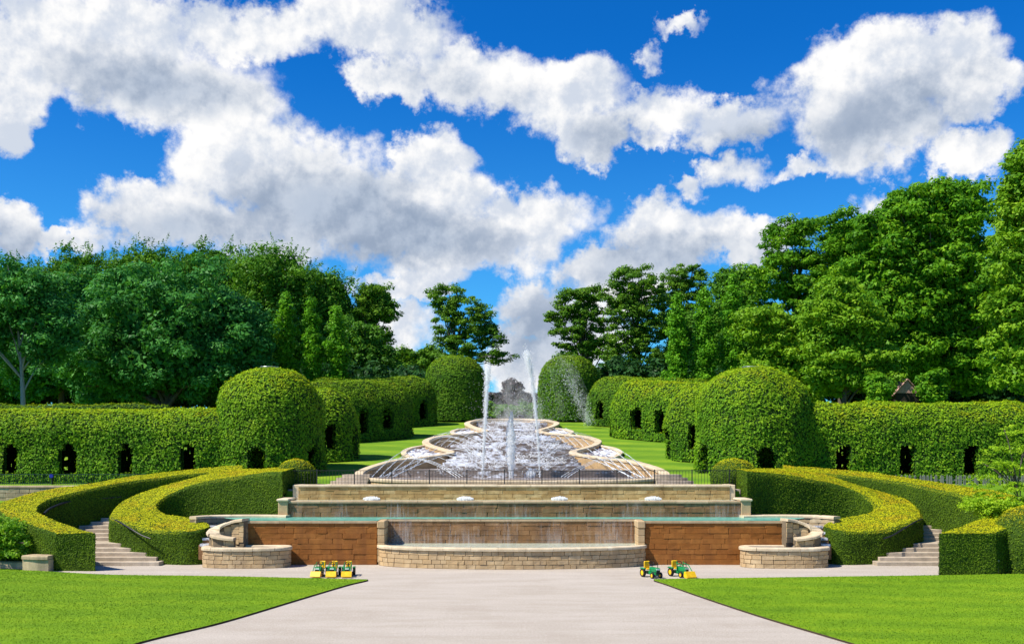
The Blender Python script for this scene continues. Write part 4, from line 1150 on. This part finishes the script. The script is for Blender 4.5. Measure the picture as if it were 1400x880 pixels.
V, Fc = cham_geo(xa-.2, xa+.2, 35.0, 35.6, 0, .42, .02); o = mesh('block', V, Fc, OLDST, root); fix_normals(o.data); V, Fc = cham_geo(xa-.22, xa+.22, 34.97, 35.63, .424, .52, .03); o = mesh('cap_stone', V, Fc, OLDST, root); fix_normals(o.data)
root = empty('retaining_wall', (-22, 44.5, 1.8), 'weathered stone retaining wall below the west hornbeam tunnel', 'wall')
pth = [(-32, 44.45), (-17.5, 44.45)]; wall_core(root, pth, 1.5, 2.62, .4, MORT); lay_stones(root, [(-24.2, 44.45), (-18, 44.45)], 1.8, 2.6, .2, .5, OLDST); coping(root, pth, 2.72, OLDST, .05, .4, .1, 1.0)
# fences in front of the straight tunnels
root = empty('wire_fence', (-20, 45.4, 2.8), 'low dark green bar fence along the west hornbeam tunnel', 'fence')
bm_ = bpy.data.meshes.new('bar'); V, Fc = box_geo(-.006, .006, -.006, .006, 2.7, 3.2); bm_.from_pydata(V, [], Fc); bm_.materials.append(DGREEN)
for z in (2.78, 3.19): V, Fc = box_geo(-26, -14.5, 45.39, 45.41, z-.012, z+.012); mesh('rail', V, Fc, DGREEN, root)
for i in range(116):
    o = bpy.data.objects.new('bar', bm_); COL.objects.link(o); o.parent = root; o.location = (-26+.1*i+20, 0, -2.8)
root = empty('paling_fence', (18.5, 44.8, 2.5), 'low weathered paling fence behind the east yew hedge and sapling', 'fence')
pm_ = bpy.data.meshes.new('paling'); V = [(-.035, -.01, 2.2), (.035, -.01, 2.2), (.035, .01, 2.2), (-.035, .01, 2.2), (-.035, -.01, 3.1), (.035, -.01, 3.1), (.035, .01, 3.1), (-.035, .01, 3.1), (0, -.01, 3.18), (0, .01, 3.18)]
pm_.from_pydata(V, [], [(0, 1, 5, 8, 4), (3, 7, 9, 6, 2), (1, 2, 6, 5), (0, 4, 7, 3), (5, 6, 9, 8), (4, 8, 9, 7)]); pm_.materials.append(WOODP)
for z in (2.6, 2.95): V, Fc = box_geo(16.6, 22.6, 44.83, 44.86, z-.03, z+.03); mesh('rail', V, Fc, WOODP, root)
for i in range(50):
    o = bpy.data.objects.new('paling', pm_); COL.objects.link(o); o.parent = root; o.location = (16.6+.12*i-18.5, 0, -2.5+random.uniform(-.02, .02)); o.rotation_euler = (0, random.uniform(-.03, .03), 0)
xb, yb = X_(70, 45.2), 45.25
root = empty('floodlight', (xb, yb, 3.0), 'small blue floodlight fixed on the dark green fence', 'floodlight')
V, Fc = cyl_geo((xb, yb, 3.12), 1, .09, .12, 14, .07); mesh('lamp_housing', V, Fc, BLUE, root); V, Fc = box_geo(xb-.015, xb+.015, yb, yb+.16, 2.75, 3.05); mesh('bracket', V, Fc, BLACK, root)

# ------------------------------------------------------------------ trees
def clump_leaves(C, Rr, nleaf, size, squash=.6, up=.55):
    """C (k,3) clump centres, Rr (k,) radii -> points, normals, clump index"""
    k = len(C); i = np.repeat(np.arange(k), nleaf); n = len(i); d = nrm(rng.normal(size=(n, 3))); r = rng.random(n)**.45
    d2 = d*np.array([1, 1, squash]); P = C[i]+d2*(Rr[i]*r)[:, None]
    N = nrm(d*.85+np.array([0, 0, up])+rng.normal(0, .36, (n, 3))); return P, N, i


def tree(name, label, D, blobs, trunk_px, base_z, matl, leaf=.30, nclump=130, nleaf=70, crad=(.55, 1.15), squash=.55, group=None, bark=None, trunk_r=.28, limbs=14, shell=.55, tips=0, cat='tree', depth=.8, fill=True, seed=0):
    """blobs in photo units (px, py, rx, ry) turned to metres at the tree's own distance D"""
    s = D/F; Cs = []; Rs = []; tot = sum(b[2]*b[3] for b in blobs)
    for (px, py, rx, ry) in blobs:
        c = np.array(at(px, py, D)); n = max(4, int(nclump*rx*ry/tot)); d = nrm(rng.normal(size=(n, 3))); q = shell+(1-shell)*rng.random(n)**.6
        lump = 1+.16*vnoise(d, 1.6, seed+int(px) % 91)
        P = c+d*(q*lump)[:, None]*np.array([rx*s, rx*s*depth, ry*s]); P[:, 1] += rng.normal(0, .3, n); Cs.append(P); Rs.append(rng.uniform(crad[0], crad[1], n))
    C = np.vstack(Cs); Rr = np.concatenate(Rs); C[:, 2] = np.maximum(C[:, 2], base_z+.6)
    P, N, i = clump_leaves(C, Rr, nleaf, leaf, squash); ct = rng.normal(0, .16, len(C))
    sz = leaf*(.55+.8*rng.random(len(P)))
    if fill:
        # leaves deep inside the crown close the view through it
        for (px, py, rx, ry) in blobs:
            c = np.array(at(px, py, D)); m = int(260*rx*ry*s*s/(leaf*leaf*12))+30; d = nrm(rng.normal(size=(m, 3))); IP = c+d*(rng.random(m)**.4*.80)[:, None]*np.array([rx*s, rx*s*depth, ry*s])
            P = np.vstack([P, IP]); N = np.vstack([N, nrm(rng.normal(size=IP.shape)+np.array([0, -.6, .2]))]); i = np.r_[i, rng.integers(0, len(C), m)]; sz = np.r_[sz, leaf*1.7*(.7+.5*rng.random(m))]
    if tips:
        # feathery shoots above the crown
        topz = np.percentile(C[:, 2], 62); cand = C[C[:, 2] > topz]; b = cand[rng.integers(0, len(cand), tips)]; L = rng.uniform(.5, 1.5, tips); dr = nrm(np.stack([rng.normal(.25, .4, tips), rng.normal(0, .4, tips), np.full(tips, 1.0)], 1)); m = 40
        f = rng.random((tips, m)); TP = (b[:, None]+dr[:, None]*(f*L[:, None]+.4)[..., None]+rng.normal(0, .13, (tips, m, 3))*(1.15-f)[..., None]).reshape(-1, 3)
        P = np.vstack([P, TP]); N = np.vstack([N, nrm(rng.normal(size=TP.shape)+np.array([0, 0, .4]))]); i = np.r_[i, np.zeros(len(TP), int)]; sz = np.r_[sz, leaf*.6*(.6+.6*rng.random(len(TP)))]
    V, Fl = leaf_geo(P, N, sz*1.06, .72, True); tint = np.clip(.45+ct[i]+rng.normal(0, .17, len(P)), 0, 1)
    tx = X_(trunk_px, D); root = empty(name, (tx, D, base_z), label, cat, group)
    cr = link('crown', np_mesh('crown', V, Fl, attrs={'tint': tint}), matl, root)
    cc = C.mean(0); topz = C[:, 2].max()*.80+base_z*.2; pts = [(tx, D, base_z-.3), (tx+rng.normal(0, .1), D, base_z+(topz-base_z)*.3), (tx*.65+cc[0]*.35, D, base_z+(topz-base_z)*.6), (cc[0], D+rng.normal(0, .2), topz)]
    tp = catmull(pts, 6); parts = [tube_geo(tp, np.linspace(trunk_r, trunk_r*.18, len(tp)), 8)]
    for j in rng.choice(len(C), min(limbs, len(C)), replace=False):
        e = C[j]; k = int(np.clip(np.searchsorted(tp[:, 2], base_z+(e[2]-base_z)*.55), 3, len(tp)-2)); a = tp[k]; mid_ = (a+e)/2+np.array([0, 0, .12*np.linalg.norm(e-a)])*(1 if e[2] > a[2] else -.3)
        L = catmull([a, mid_, e], 5); parts.append(tube_geo(L, np.linspace(trunk_r*.42*(1-k/len(tp)*.6), .025, len(L)), 6))
    V, Fc = join(parts); mesh('trunk', V, Fc, bark or BARK, root, smooth=True); return root


# left wood
G1 = 'feathery beeches behind the big sycamore'
for j, (px, py, rx, ry) in enumerate([(18, 420, 62, 66), (105, 405, 62, 66), (195, 395, 66, 62), (285, 390, 66, 60), (372, 395, 66, 60), (440, 420, 48, 60)]):
    tree('beech_tree', 'tall feathery-topped beech in the row behind the sycamore', 96+3*(j % 2), [(px, py, rx, ry), (px, py+75, rx, 60)], px, 6.5, BEECH, 0.23, 230, 101, (.6, 1.3), .7, G1, tips=95, seed=j)
tree('sycamore_tree', 'huge dome-shaped dark green sycamore behind the west tunnel', 70, [(235, 440, 135, 84), (150, 480, 68, 78), (320, 480, 64, 76), (235, 500, 145, 50)], 228, 5.2, SYC, 0.23, 430, 137, (.6, 1.25), .5, trunk_r=.5, shell=.62, limbs=26, seed=3)
tree('slender_tree', 'slender pale-trunked tree at the west end of the wood', 62, [(28, 410, 62, 52), (70, 450, 42, 55), (-20, 440, 50, 60)], 32, 4.6, SYC, 0.20, 190, 101, (.5, 1.0), .55, bark=PBARK, trunk_r=.20, limbs=12, seed=5)
tree('leafy_tree', 'dark leafy tree between slender tree and sycamore', 78, [(95, 440, 62, 80), (60, 500, 80, 50)], 82, 6.2, SYC, 0.23, 210, 116, (.6, 1.2), .55, seed=6)
tree('leafy_tree', 'dark low tree filling the wood edge at the west border', 80, [(-10, 490, 60, 70)], -10, 6.2, BEECH, 0.23, 110, 101, (.6, 1.2), .55, seed=61)
for px, top, lab in ((390, 399, 'tallest of three narrow columnar trees beside the sycamore'), (427, 410, 'middle one of three narrow columnar trees beside the sycamore'), (461, 419, 'shortest of three narrow columnar trees beside the sycamore')):
    tree('columnar_tree', lab, 72, [(px, top+10, 3, 12), (px, top+30, 9, 22), (px, top+64, 14, 40), (px, top+112, 16, 44)], px, 5.6, COLU, 0.16, 110, 87, (.3, .6), .8, 'columnar trees west of the cascade', trunk_r=.14, limbs=6, shell=.35, seed=px)
tree('tall_tree', 'bare-stemmed tree with a small rounded crown right of the beeches', 100, [(512, 405, 28, 20), (520, 425, 26, 18), (500, 432, 24, 22), (512, 462, 22, 18)], 514, 6.7, PINE, 0.22, 95, 87, (.4, .85), .5, trunk_r=.22, seed=8)
tree('leafy_tree', 'dark leafy tree below the bare-stemmed small-crowned tree', 88, [(495, 485, 38, 50), (525, 505, 26, 32), (470, 470, 20, 40)], 498, 6.7, BEECH, 0.22, 150, 101, (.5, 1.0), .55, seed=9)
for px, py, r in ((556, 494, 22), (585, 492, 18), (600, 500, 14)):
    tree('far_tree', 'small far tree between the dark tree and the far west dome', 125, [(px, py, r, 22), (px, py+22, r, 18)], px, 6.7, PINE, 0.28, 50, 72, (.5, 1.0), .6, 'small far trees behind the west slope', seed=px)
tree('tall_tree', 'tall open-crowned tree leaning over the far west dome', 94, [(612, 408, 26, 22), (633, 425, 28, 24), (608, 445, 20, 26), (655, 440, 24, 22), (668, 462, 22, 18), (640, 470, 30, 22), (672, 488, 30, 10), (625, 490, 34, 14)], 610, 6.7, PINE, 0.20, 300, 87, (.35, .8), .4, trunk_r=.26, limbs=30, shell=.4, fill=False, seed=10)
tree('copper_beech', 'dark purple copper beech behind the top of the cascade', 92, [(697, 535, 9, 22), (704, 540, 12, 18), (716, 550, 14, 12)], 700, 6.6, PURP, .20, 80, 60, (.25, .5), .6, trunk_r=.14, seed=11)
for px, py, rx, ry in ((660, 560, 18, 16), (688, 562, 18, 11), (722, 560, 20, 10), (745, 558, 14, 14)):
    tree('garden_shrub', 'small green shrub behind the top basin between the far domes', 86, [(px, py, rx, ry)], px, 6.6, LIME, 0.16, 34, 79, (.25, .5), .7, 'shrubs behind the top basin', trunk_r=.05, limbs=5, cat='shrub', seed=px)
# right wood
tree('tall_tree', 'open-crowned tree over the far east dome nearest the fountain', 94, [(785, 412, 26, 24), (808, 405, 18, 16), (765, 432, 22, 14), (800, 440, 28, 20), (780, 465, 30, 20), (815, 480, 24, 22), (775, 492, 22, 12)], 808, 6.7, PINE, 0.20, 300, 87, (.35, .8), .4, trunk_r=.25, limbs=30, shell=.4, fill=False, seed=12)
tree('tall_tree', 'taller open-crowned tree with domed top beside the open-crowned one', 92, [(868, 385, 38, 22), (850, 400, 26, 18), (890, 410, 30, 22), (862, 430, 34, 22), (893, 450, 24, 22), (855, 465, 32, 22), (882, 490, 34, 20), (840, 490, 20, 16)], 872, 6.7, PINE, 0.20, 400, 89, (.35, .85), .42, trunk_r=.28, limbs=36, shell=.4, fill=False, seed=13)
tree('tall_tree', 'thin-crowned tree standing behind the east columnar trees', 100, [(935, 378, 30, 18), (920, 395, 20, 16), (955, 395, 18, 18), (935, 415, 28, 20), (915, 440, 22, 22)], 936, 6.7, PINE, 0.20, 220, 79, (.35, .75), .42, trunk_r=.2, limbs=22, shell=.4, fill=False, seed=14)
for px, top, lab in ((926, 406, 'shortest of three narrow columnar trees east of the cascade'), (962, 394, 'middle one of three narrow columnar trees east of the cascade'), (1001, 378, 'tallest of three narrow columnar trees east of the cascade')):
    tree('columnar_tree', lab, 72, [(px, top+10, 3, 12), (px, top+30, 9, 22), (px, top+64, 14, 40), (px, top+112, 16, 46)], px, 5.6, COLU, 0.16, 115, 87, (.3, .6), .8, 'columnar trees east of the cascade', trunk_r=.14, limbs=6, shell=.35, seed=px)
tree('leafy_tree', 'rounded tree behind the tallest east columnar tree', 90, [(1010, 395, 45, 32), (1000, 440, 48, 40), (1020, 480, 40, 40)], 1010, 6.7, BEECH, 0.22, 210, 101, (.5, 1.0), .5, seed=15)
tree('leafy_tree', 'dark low tree closing the gap behind the east columnar trees', 95, [(946, 455, 34, 36), (940, 495, 52, 34), (975, 490, 34, 36)], 946, 6.7, BEECH, .23, 170, 80, (.5, 1.0), .55, seed=151)
tree('lime_tree', 'tall ragged tree with an open top left of the great lime', 80, [(1075, 330, 32, 32), (1060, 375, 40, 34), (1110, 330, 40, 36), (1105, 385, 44, 40), (1070, 440, 52, 50), (1120, 460, 50, 60)], 1090, 6.2, LIME, 0.22, 430, 116, (.45, .95), .5, trunk_r=.4, limbs=26, fill=False, seed=16)
tree('ash_tree', 'light green layered tree in front of the ragged tree', 68, [(1045, 440, 42, 26), (1070, 480, 44, 36), (1060, 515, 50, 30), (1100, 510, 36, 40)], 1062, 5.3, ASH, 0.21, 215, 101, (.45, .9), .45, trunk_r=.22, seed=17)
tree('lime_tree', 'great tall lime with billowing bright crown behind the east tunnel', 72, [(1300, 290, 56, 50), (1250, 300, 46, 50), (1210, 335, 46, 52), (1290, 370, 74, 60), (1190, 400, 50, 52), (1250, 430, 70, 60), (1320, 440, 56, 60), (1240, 490, 66, 40), (1310, 500, 60, 40)], 1275, 5.7, LIME, 0.25, 760, 123, (.5, 1.1), .5, trunk_r=.5, limbs=40, seed=18)
tree('lime_tree', 'dark leafy tree between the ragged tree and the great lime', 78, [(1160, 335, 40, 44), (1150, 400, 46, 52), (1170, 470, 50, 56), (1130, 440, 40, 50)], 1152, 6.1, LIME, 0.23, 330, 116, (.5, 1.0), .5, trunk_r=.35, seed=181)
tree('ash_tree', 'rounded yellow-green tree in front of the great lime', 64, [(1158, 405, 34, 24), (1135, 435, 40, 30), (1170, 450, 44, 36), (1150, 500, 54, 42), (1195, 500, 30, 34)], 1155, 4.9, ASH, 0.21, 300, 108, (.45, .9), .45, trunk_r=.25, seed=19)
tree('lime_tree', 'pale green drooping tree at the east edge of the wood', 58, [(1420, 240, 46, 52), (1405, 320, 50, 62), (1390, 400, 44, 60), (1420, 420, 50, 70), (1395, 480, 42, 50)], 1418, 4.6, ASH, 0.22, 420, 116, (.45, .95), .6, trunk_r=.3, seed=20)
# far wood behind everything: one mass
n = 2200; x = rng.uniform(-120, 120, n); keepx = np.abs(x) > 11+rng.random(n)*3; x = x[keepx]; n = len(x); y = rng.uniform(112, 150, n)+np.where(np.abs(x) < 22, 25, 0)
C = np.stack([x, y, 6.5+rng.random(n)*np.interp(np.abs(x), [11, 25, 45, 70], [4, 8, 17, 20])], 1); P, N, i = clump_leaves(C, rng.uniform(1.2, 2.6, n), 55, .6, .7); V, Fl = leaf_geo(P, N, .62*(.6+.7*rng.random(len(P))), .7, True)
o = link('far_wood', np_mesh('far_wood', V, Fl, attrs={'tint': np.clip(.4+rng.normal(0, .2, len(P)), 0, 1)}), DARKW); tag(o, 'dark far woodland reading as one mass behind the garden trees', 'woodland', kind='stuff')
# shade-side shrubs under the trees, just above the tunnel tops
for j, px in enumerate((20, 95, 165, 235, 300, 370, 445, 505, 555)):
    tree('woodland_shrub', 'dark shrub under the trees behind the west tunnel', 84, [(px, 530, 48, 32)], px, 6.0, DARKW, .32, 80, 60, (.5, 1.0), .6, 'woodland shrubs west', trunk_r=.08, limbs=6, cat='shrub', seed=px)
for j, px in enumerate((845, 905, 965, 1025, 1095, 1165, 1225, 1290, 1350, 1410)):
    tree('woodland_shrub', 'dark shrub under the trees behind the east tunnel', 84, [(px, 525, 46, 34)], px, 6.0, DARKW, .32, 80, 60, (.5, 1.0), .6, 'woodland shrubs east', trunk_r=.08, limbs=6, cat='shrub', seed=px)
for px, py, rx, ry, lab in ((1202, 530, 13, 18, 'leafy bush leaning over the left slope of the pink roof'), (1274, 527, 15, 22, 'leafy bush standing close right of the pink roof')):
    tree('woodland_shrub', lab, 61, [(px, py, rx, ry)], px, 4.2, LIME, 0.20, 60, 87, (.3, .6), .6, trunk_r=.06, limbs=6, cat='shrub', seed=px)
hornbeam('clipped_hedge', 'dark purple far hedge closing the view behind the top basin', [(-7, 99), (9, 99)], 1.2, 3.1, 2.8, [], PURP, dens=60, leaf=.3, base=6.7, seed=52)
# near saplings and shrubs
tree('sapling', 'bright yellow-green layered sapling above the east yew hedge', 38.6, [(1390, 588, 26, 8), (1362, 614, 18, 5), (1395, 612, 22, 8), (1365, 634, 26, 8), (1398, 640, 24, 10), (1345, 652, 22, 6), (1385, 664, 34, 9), (1330, 664, 12, 5), (1352, 676, 22, 7), (1392, 684, 26, 8)], 1397, .6, SAPL, .075, 170, 34, (.12, .30), .30, trunk_r=.03, limbs=16, bark=BARK, shell=.3, fill=False, cat='sapling', seed=21)
tree('leafy_shrub', 'bright leafy shrub sprawling before the west outer yew hedge', 37.1, [(8, 738, 40, 32), (32, 748, 22, 22), (-25, 735, 40, 36)], 5, 0.0, SHRB, .085, 260, 46, (.14, .30), .7, trunk_r=.05, limbs=24, cat='shrub', seed=22)
tree('leafy_shrub', 'bright low bush hanging over the top of the east outer yew hedge', 37.6, [(1335, 690, 24, 10), (1372, 694, 34, 12), (1352, 704, 18, 7)], 1370, .9, SAPL, .08, 110, 46, (.12, .26), .6, trunk_r=.04, limbs=14, cat='shrub', seed=23)

for x_, y_, r_, h_, lab in ((20.6, 37.2, 1.5, 1.6, 'leafy shrub behind the big rounded yew by the east lawn'), (23.6, 38.6, 1.9, 2.1, 'tall leafy shrub at the outer end of the east border'), (-21.2, 37.8, 1.6, 1.7, 'leafy shrub behind the low kerb of the west border'), (-24.4, 39.0, 1.9, 2.2, 'tall leafy shrub at the outer end of the west border')):
    px = 700+x_/y_*F; tree('leafy_shrub', lab, y_, [(px, HOR+(CAM_H-h_*.55)/y_*F, r_/y_*F, h_*.5/y_*F)], px, 0.0, SHRB, .09, 150, 46, (.16, .34), .7, trunk_r=.05, limbs=14, cat='shrub', seed=int(abs(px)))

# garden house whose gable shows through the east trees
xa, D = X_(1240, 62.5), 62.5
root = empty('garden_house', (xa, D, 4.4), 'small garden house with pink tiled gable roof among the east trees', 'house')
V, Fc = box_geo(xa-.72, xa+.72, D, D+2.6, 4.2, 7.75); mesh('wall', V, Fc, DWALL, root)
for sg in (-1, 1):
    for r_ in range(5):
        f0, f1 = r_/5, (r_+1)/5+.04; xa0, xa1 = xa+sg*.85*f0, xa+sg*.85*f1; z0, z1 = 8.62-.95*f0, 8.62-.95*f1
        mesh('tile_course', [(xa0, D-.15, z0), (xa1, D-.15, z1), (xa1, D+2.75, z1), (xa0, D+2.75, z0), (xa0, D-.15, z0-.05), (xa1, D-.15, z1-.05), (xa1, D+2.75, z1-.05), (xa0, D+2.75, z0-.05)], [(0, 1, 2, 3), (7, 6, 5, 4), (0, 4, 5, 1), (1, 5, 6, 2), (2, 6, 7, 3)], ROOFT, root)
mesh('gable', [(xa-.72, D-.02, 7.74), (xa+.72, D-.02, 7.74), (xa, D-.02, 8.52)], [(0, 1, 2)], ROOFT, root)

# ------------------------------------------------------------------ pedal tractors
def wheel(parent, x, y, r, w):
    hub = empty('wheel', (x, y, r)); hub.parent = parent
    tt = np.linspace(0, 2*math.pi, 17); q = np.stack([np.zeros(17), (r-.022)*np.cos(tt), (r-.022)*np.sin(tt)], 1); V = []; Fc = []
    prof = [(-w/2, r*.62), (-w/2, r*.92), (-w*.3, r), (w*.3, r), (w/2, r*.92), (w/2, r*.62)]
    for j in range(16):
        a = 2*math.pi*j/16
        for (xx, rr) in prof: V.append((xx, rr*math.cos(a), rr*math.sin(a)))
    for j in range(16):
        for k in range(5): Fc.append((j*6+k, ((j+1) % 16)*6+k, ((j+1) % 16)*6+k+1, j*6+k+1))
    mesh('tyre', V, Fc, TK, hub, True); V, Fc = cyl_geo((0, 0, 0), 0, r*.63, w*.8, 16, r*.63); mesh('rim', V, Fc, TY, hub, True)


def tractor(label, loc, rz, loader, sc=1.0, group=None):
    root = empty('pedal_tractor', loc, label, 'pedal tractor', group, rz); root.scale = (sc,)*3
    def bx(name, m_, *a, c=.012): V, Fc = cham_geo(*a, c); o = mesh(name, V, Fc, m_, root, True); fix_normals(o.data); return o
    bx('chassis', TG, -.07, .07, -.36, .30, .10, .20)
    V, Fc = join([cham_geo(-.095, .095, -.42, .02, .19, .35, .03)]); o = mesh('hood', V, Fc, TG, root, True); fix_normals(o.data)
    bx('grille', TK, -.07, .07, -.428, -.415, .14, .27, c=.004); bx('headlight_panel', TW, -.075, .075, -.432, -.418, .275, .325, c=.004)
    V, Fc = join([cham_geo(-.11, .11, .12, .32, .24, .28, .015), cham_geo(-.11, .11, .28, .33, .27, .52, .02)]); o = mesh('seat', V, Fc, TY, root, True); fix_normals(o.data)
    tt = np.linspace(0, 2*math.pi, 17); V, Fc = tube_geo(np.stack([.085*np.cos(tt), -.0+.06*np.sin(tt), .47+.05*np.sin(tt)], 1), .014, 6); mesh('steering_wheel', V, Fc, TK, root, True)
    V, Fc = tube_geo([(0, -.06, .32), (0, 0, .47)], .012, 6); mesh('steering_column', V, Fc, TK, root, True)
    V, Fc = cyl_geo((.055, -.3, .43), 2, .012, .18, 8); mesh('exhaust', V, Fc, TK, root, True)
    for sg in (-1, 1):
        bx('fender', TG, sg*.20-.055, sg*.20+.055, .08, .36, .27, .315, c=.018)
        wheel(root, sg*.20, .22, .145, .085); wheel(root, sg*.155, -.30, .10, .07)
        if loader:
            V, Fc = join([box_geo(sg*.125-.012, sg*.125+.012, -.05, -.02, .2, .52), tube_geo([(sg*.125, -.03, .46), (sg*.125, -.34, .42), (sg*.125, -.55, .22)], .016, 6)]); mesh('loader_arm', V, Fc, TG, root, True)
    if loader:
        prof = [(-.70, .03), (-.72, .06), (-.61, .23), (-.53, .23), (-.50, .08), (-.56, .03)]; V = []
        for x in (-.185, .185): V += [(x, y, z) for y, z in prof]
        k = 6; Fc = [(i, (i+1) % k, k+(i+1) % k, k+i) for i in range(k)]+[tuple(range(k)), tuple(range(2*k-1, k-1, -1))]; o = mesh('bucket', V, Fc, TY, root, True); fix_normals(o.data)
    return root


G = 'pedal tractors parked by the lawn corner'
for px, rz, lab in ((437, -.10, 'green pedal tractor with yellow bucket, end of the row toward the west stairs'), (455, .02, 'green pedal tractor with yellow bucket, in the middle of a row of three'), (475, .06, 'green pedal tractor with yellow bucket, end of the row nearest the path corner')):
    tractor(lab, (X_(px, 34.6), 34.75, 0), rz, True, .92, G)
tractor('green pedal tractor without bucket at the east lawn corner', (X_(891, 34.3), 34.35, 0), .42, False, 1.0)
tractor('green pedal tractor with yellow bucket standing alone on the east side', (X_(930, 34.4), 34.55, 0), .45, True, 1.0)
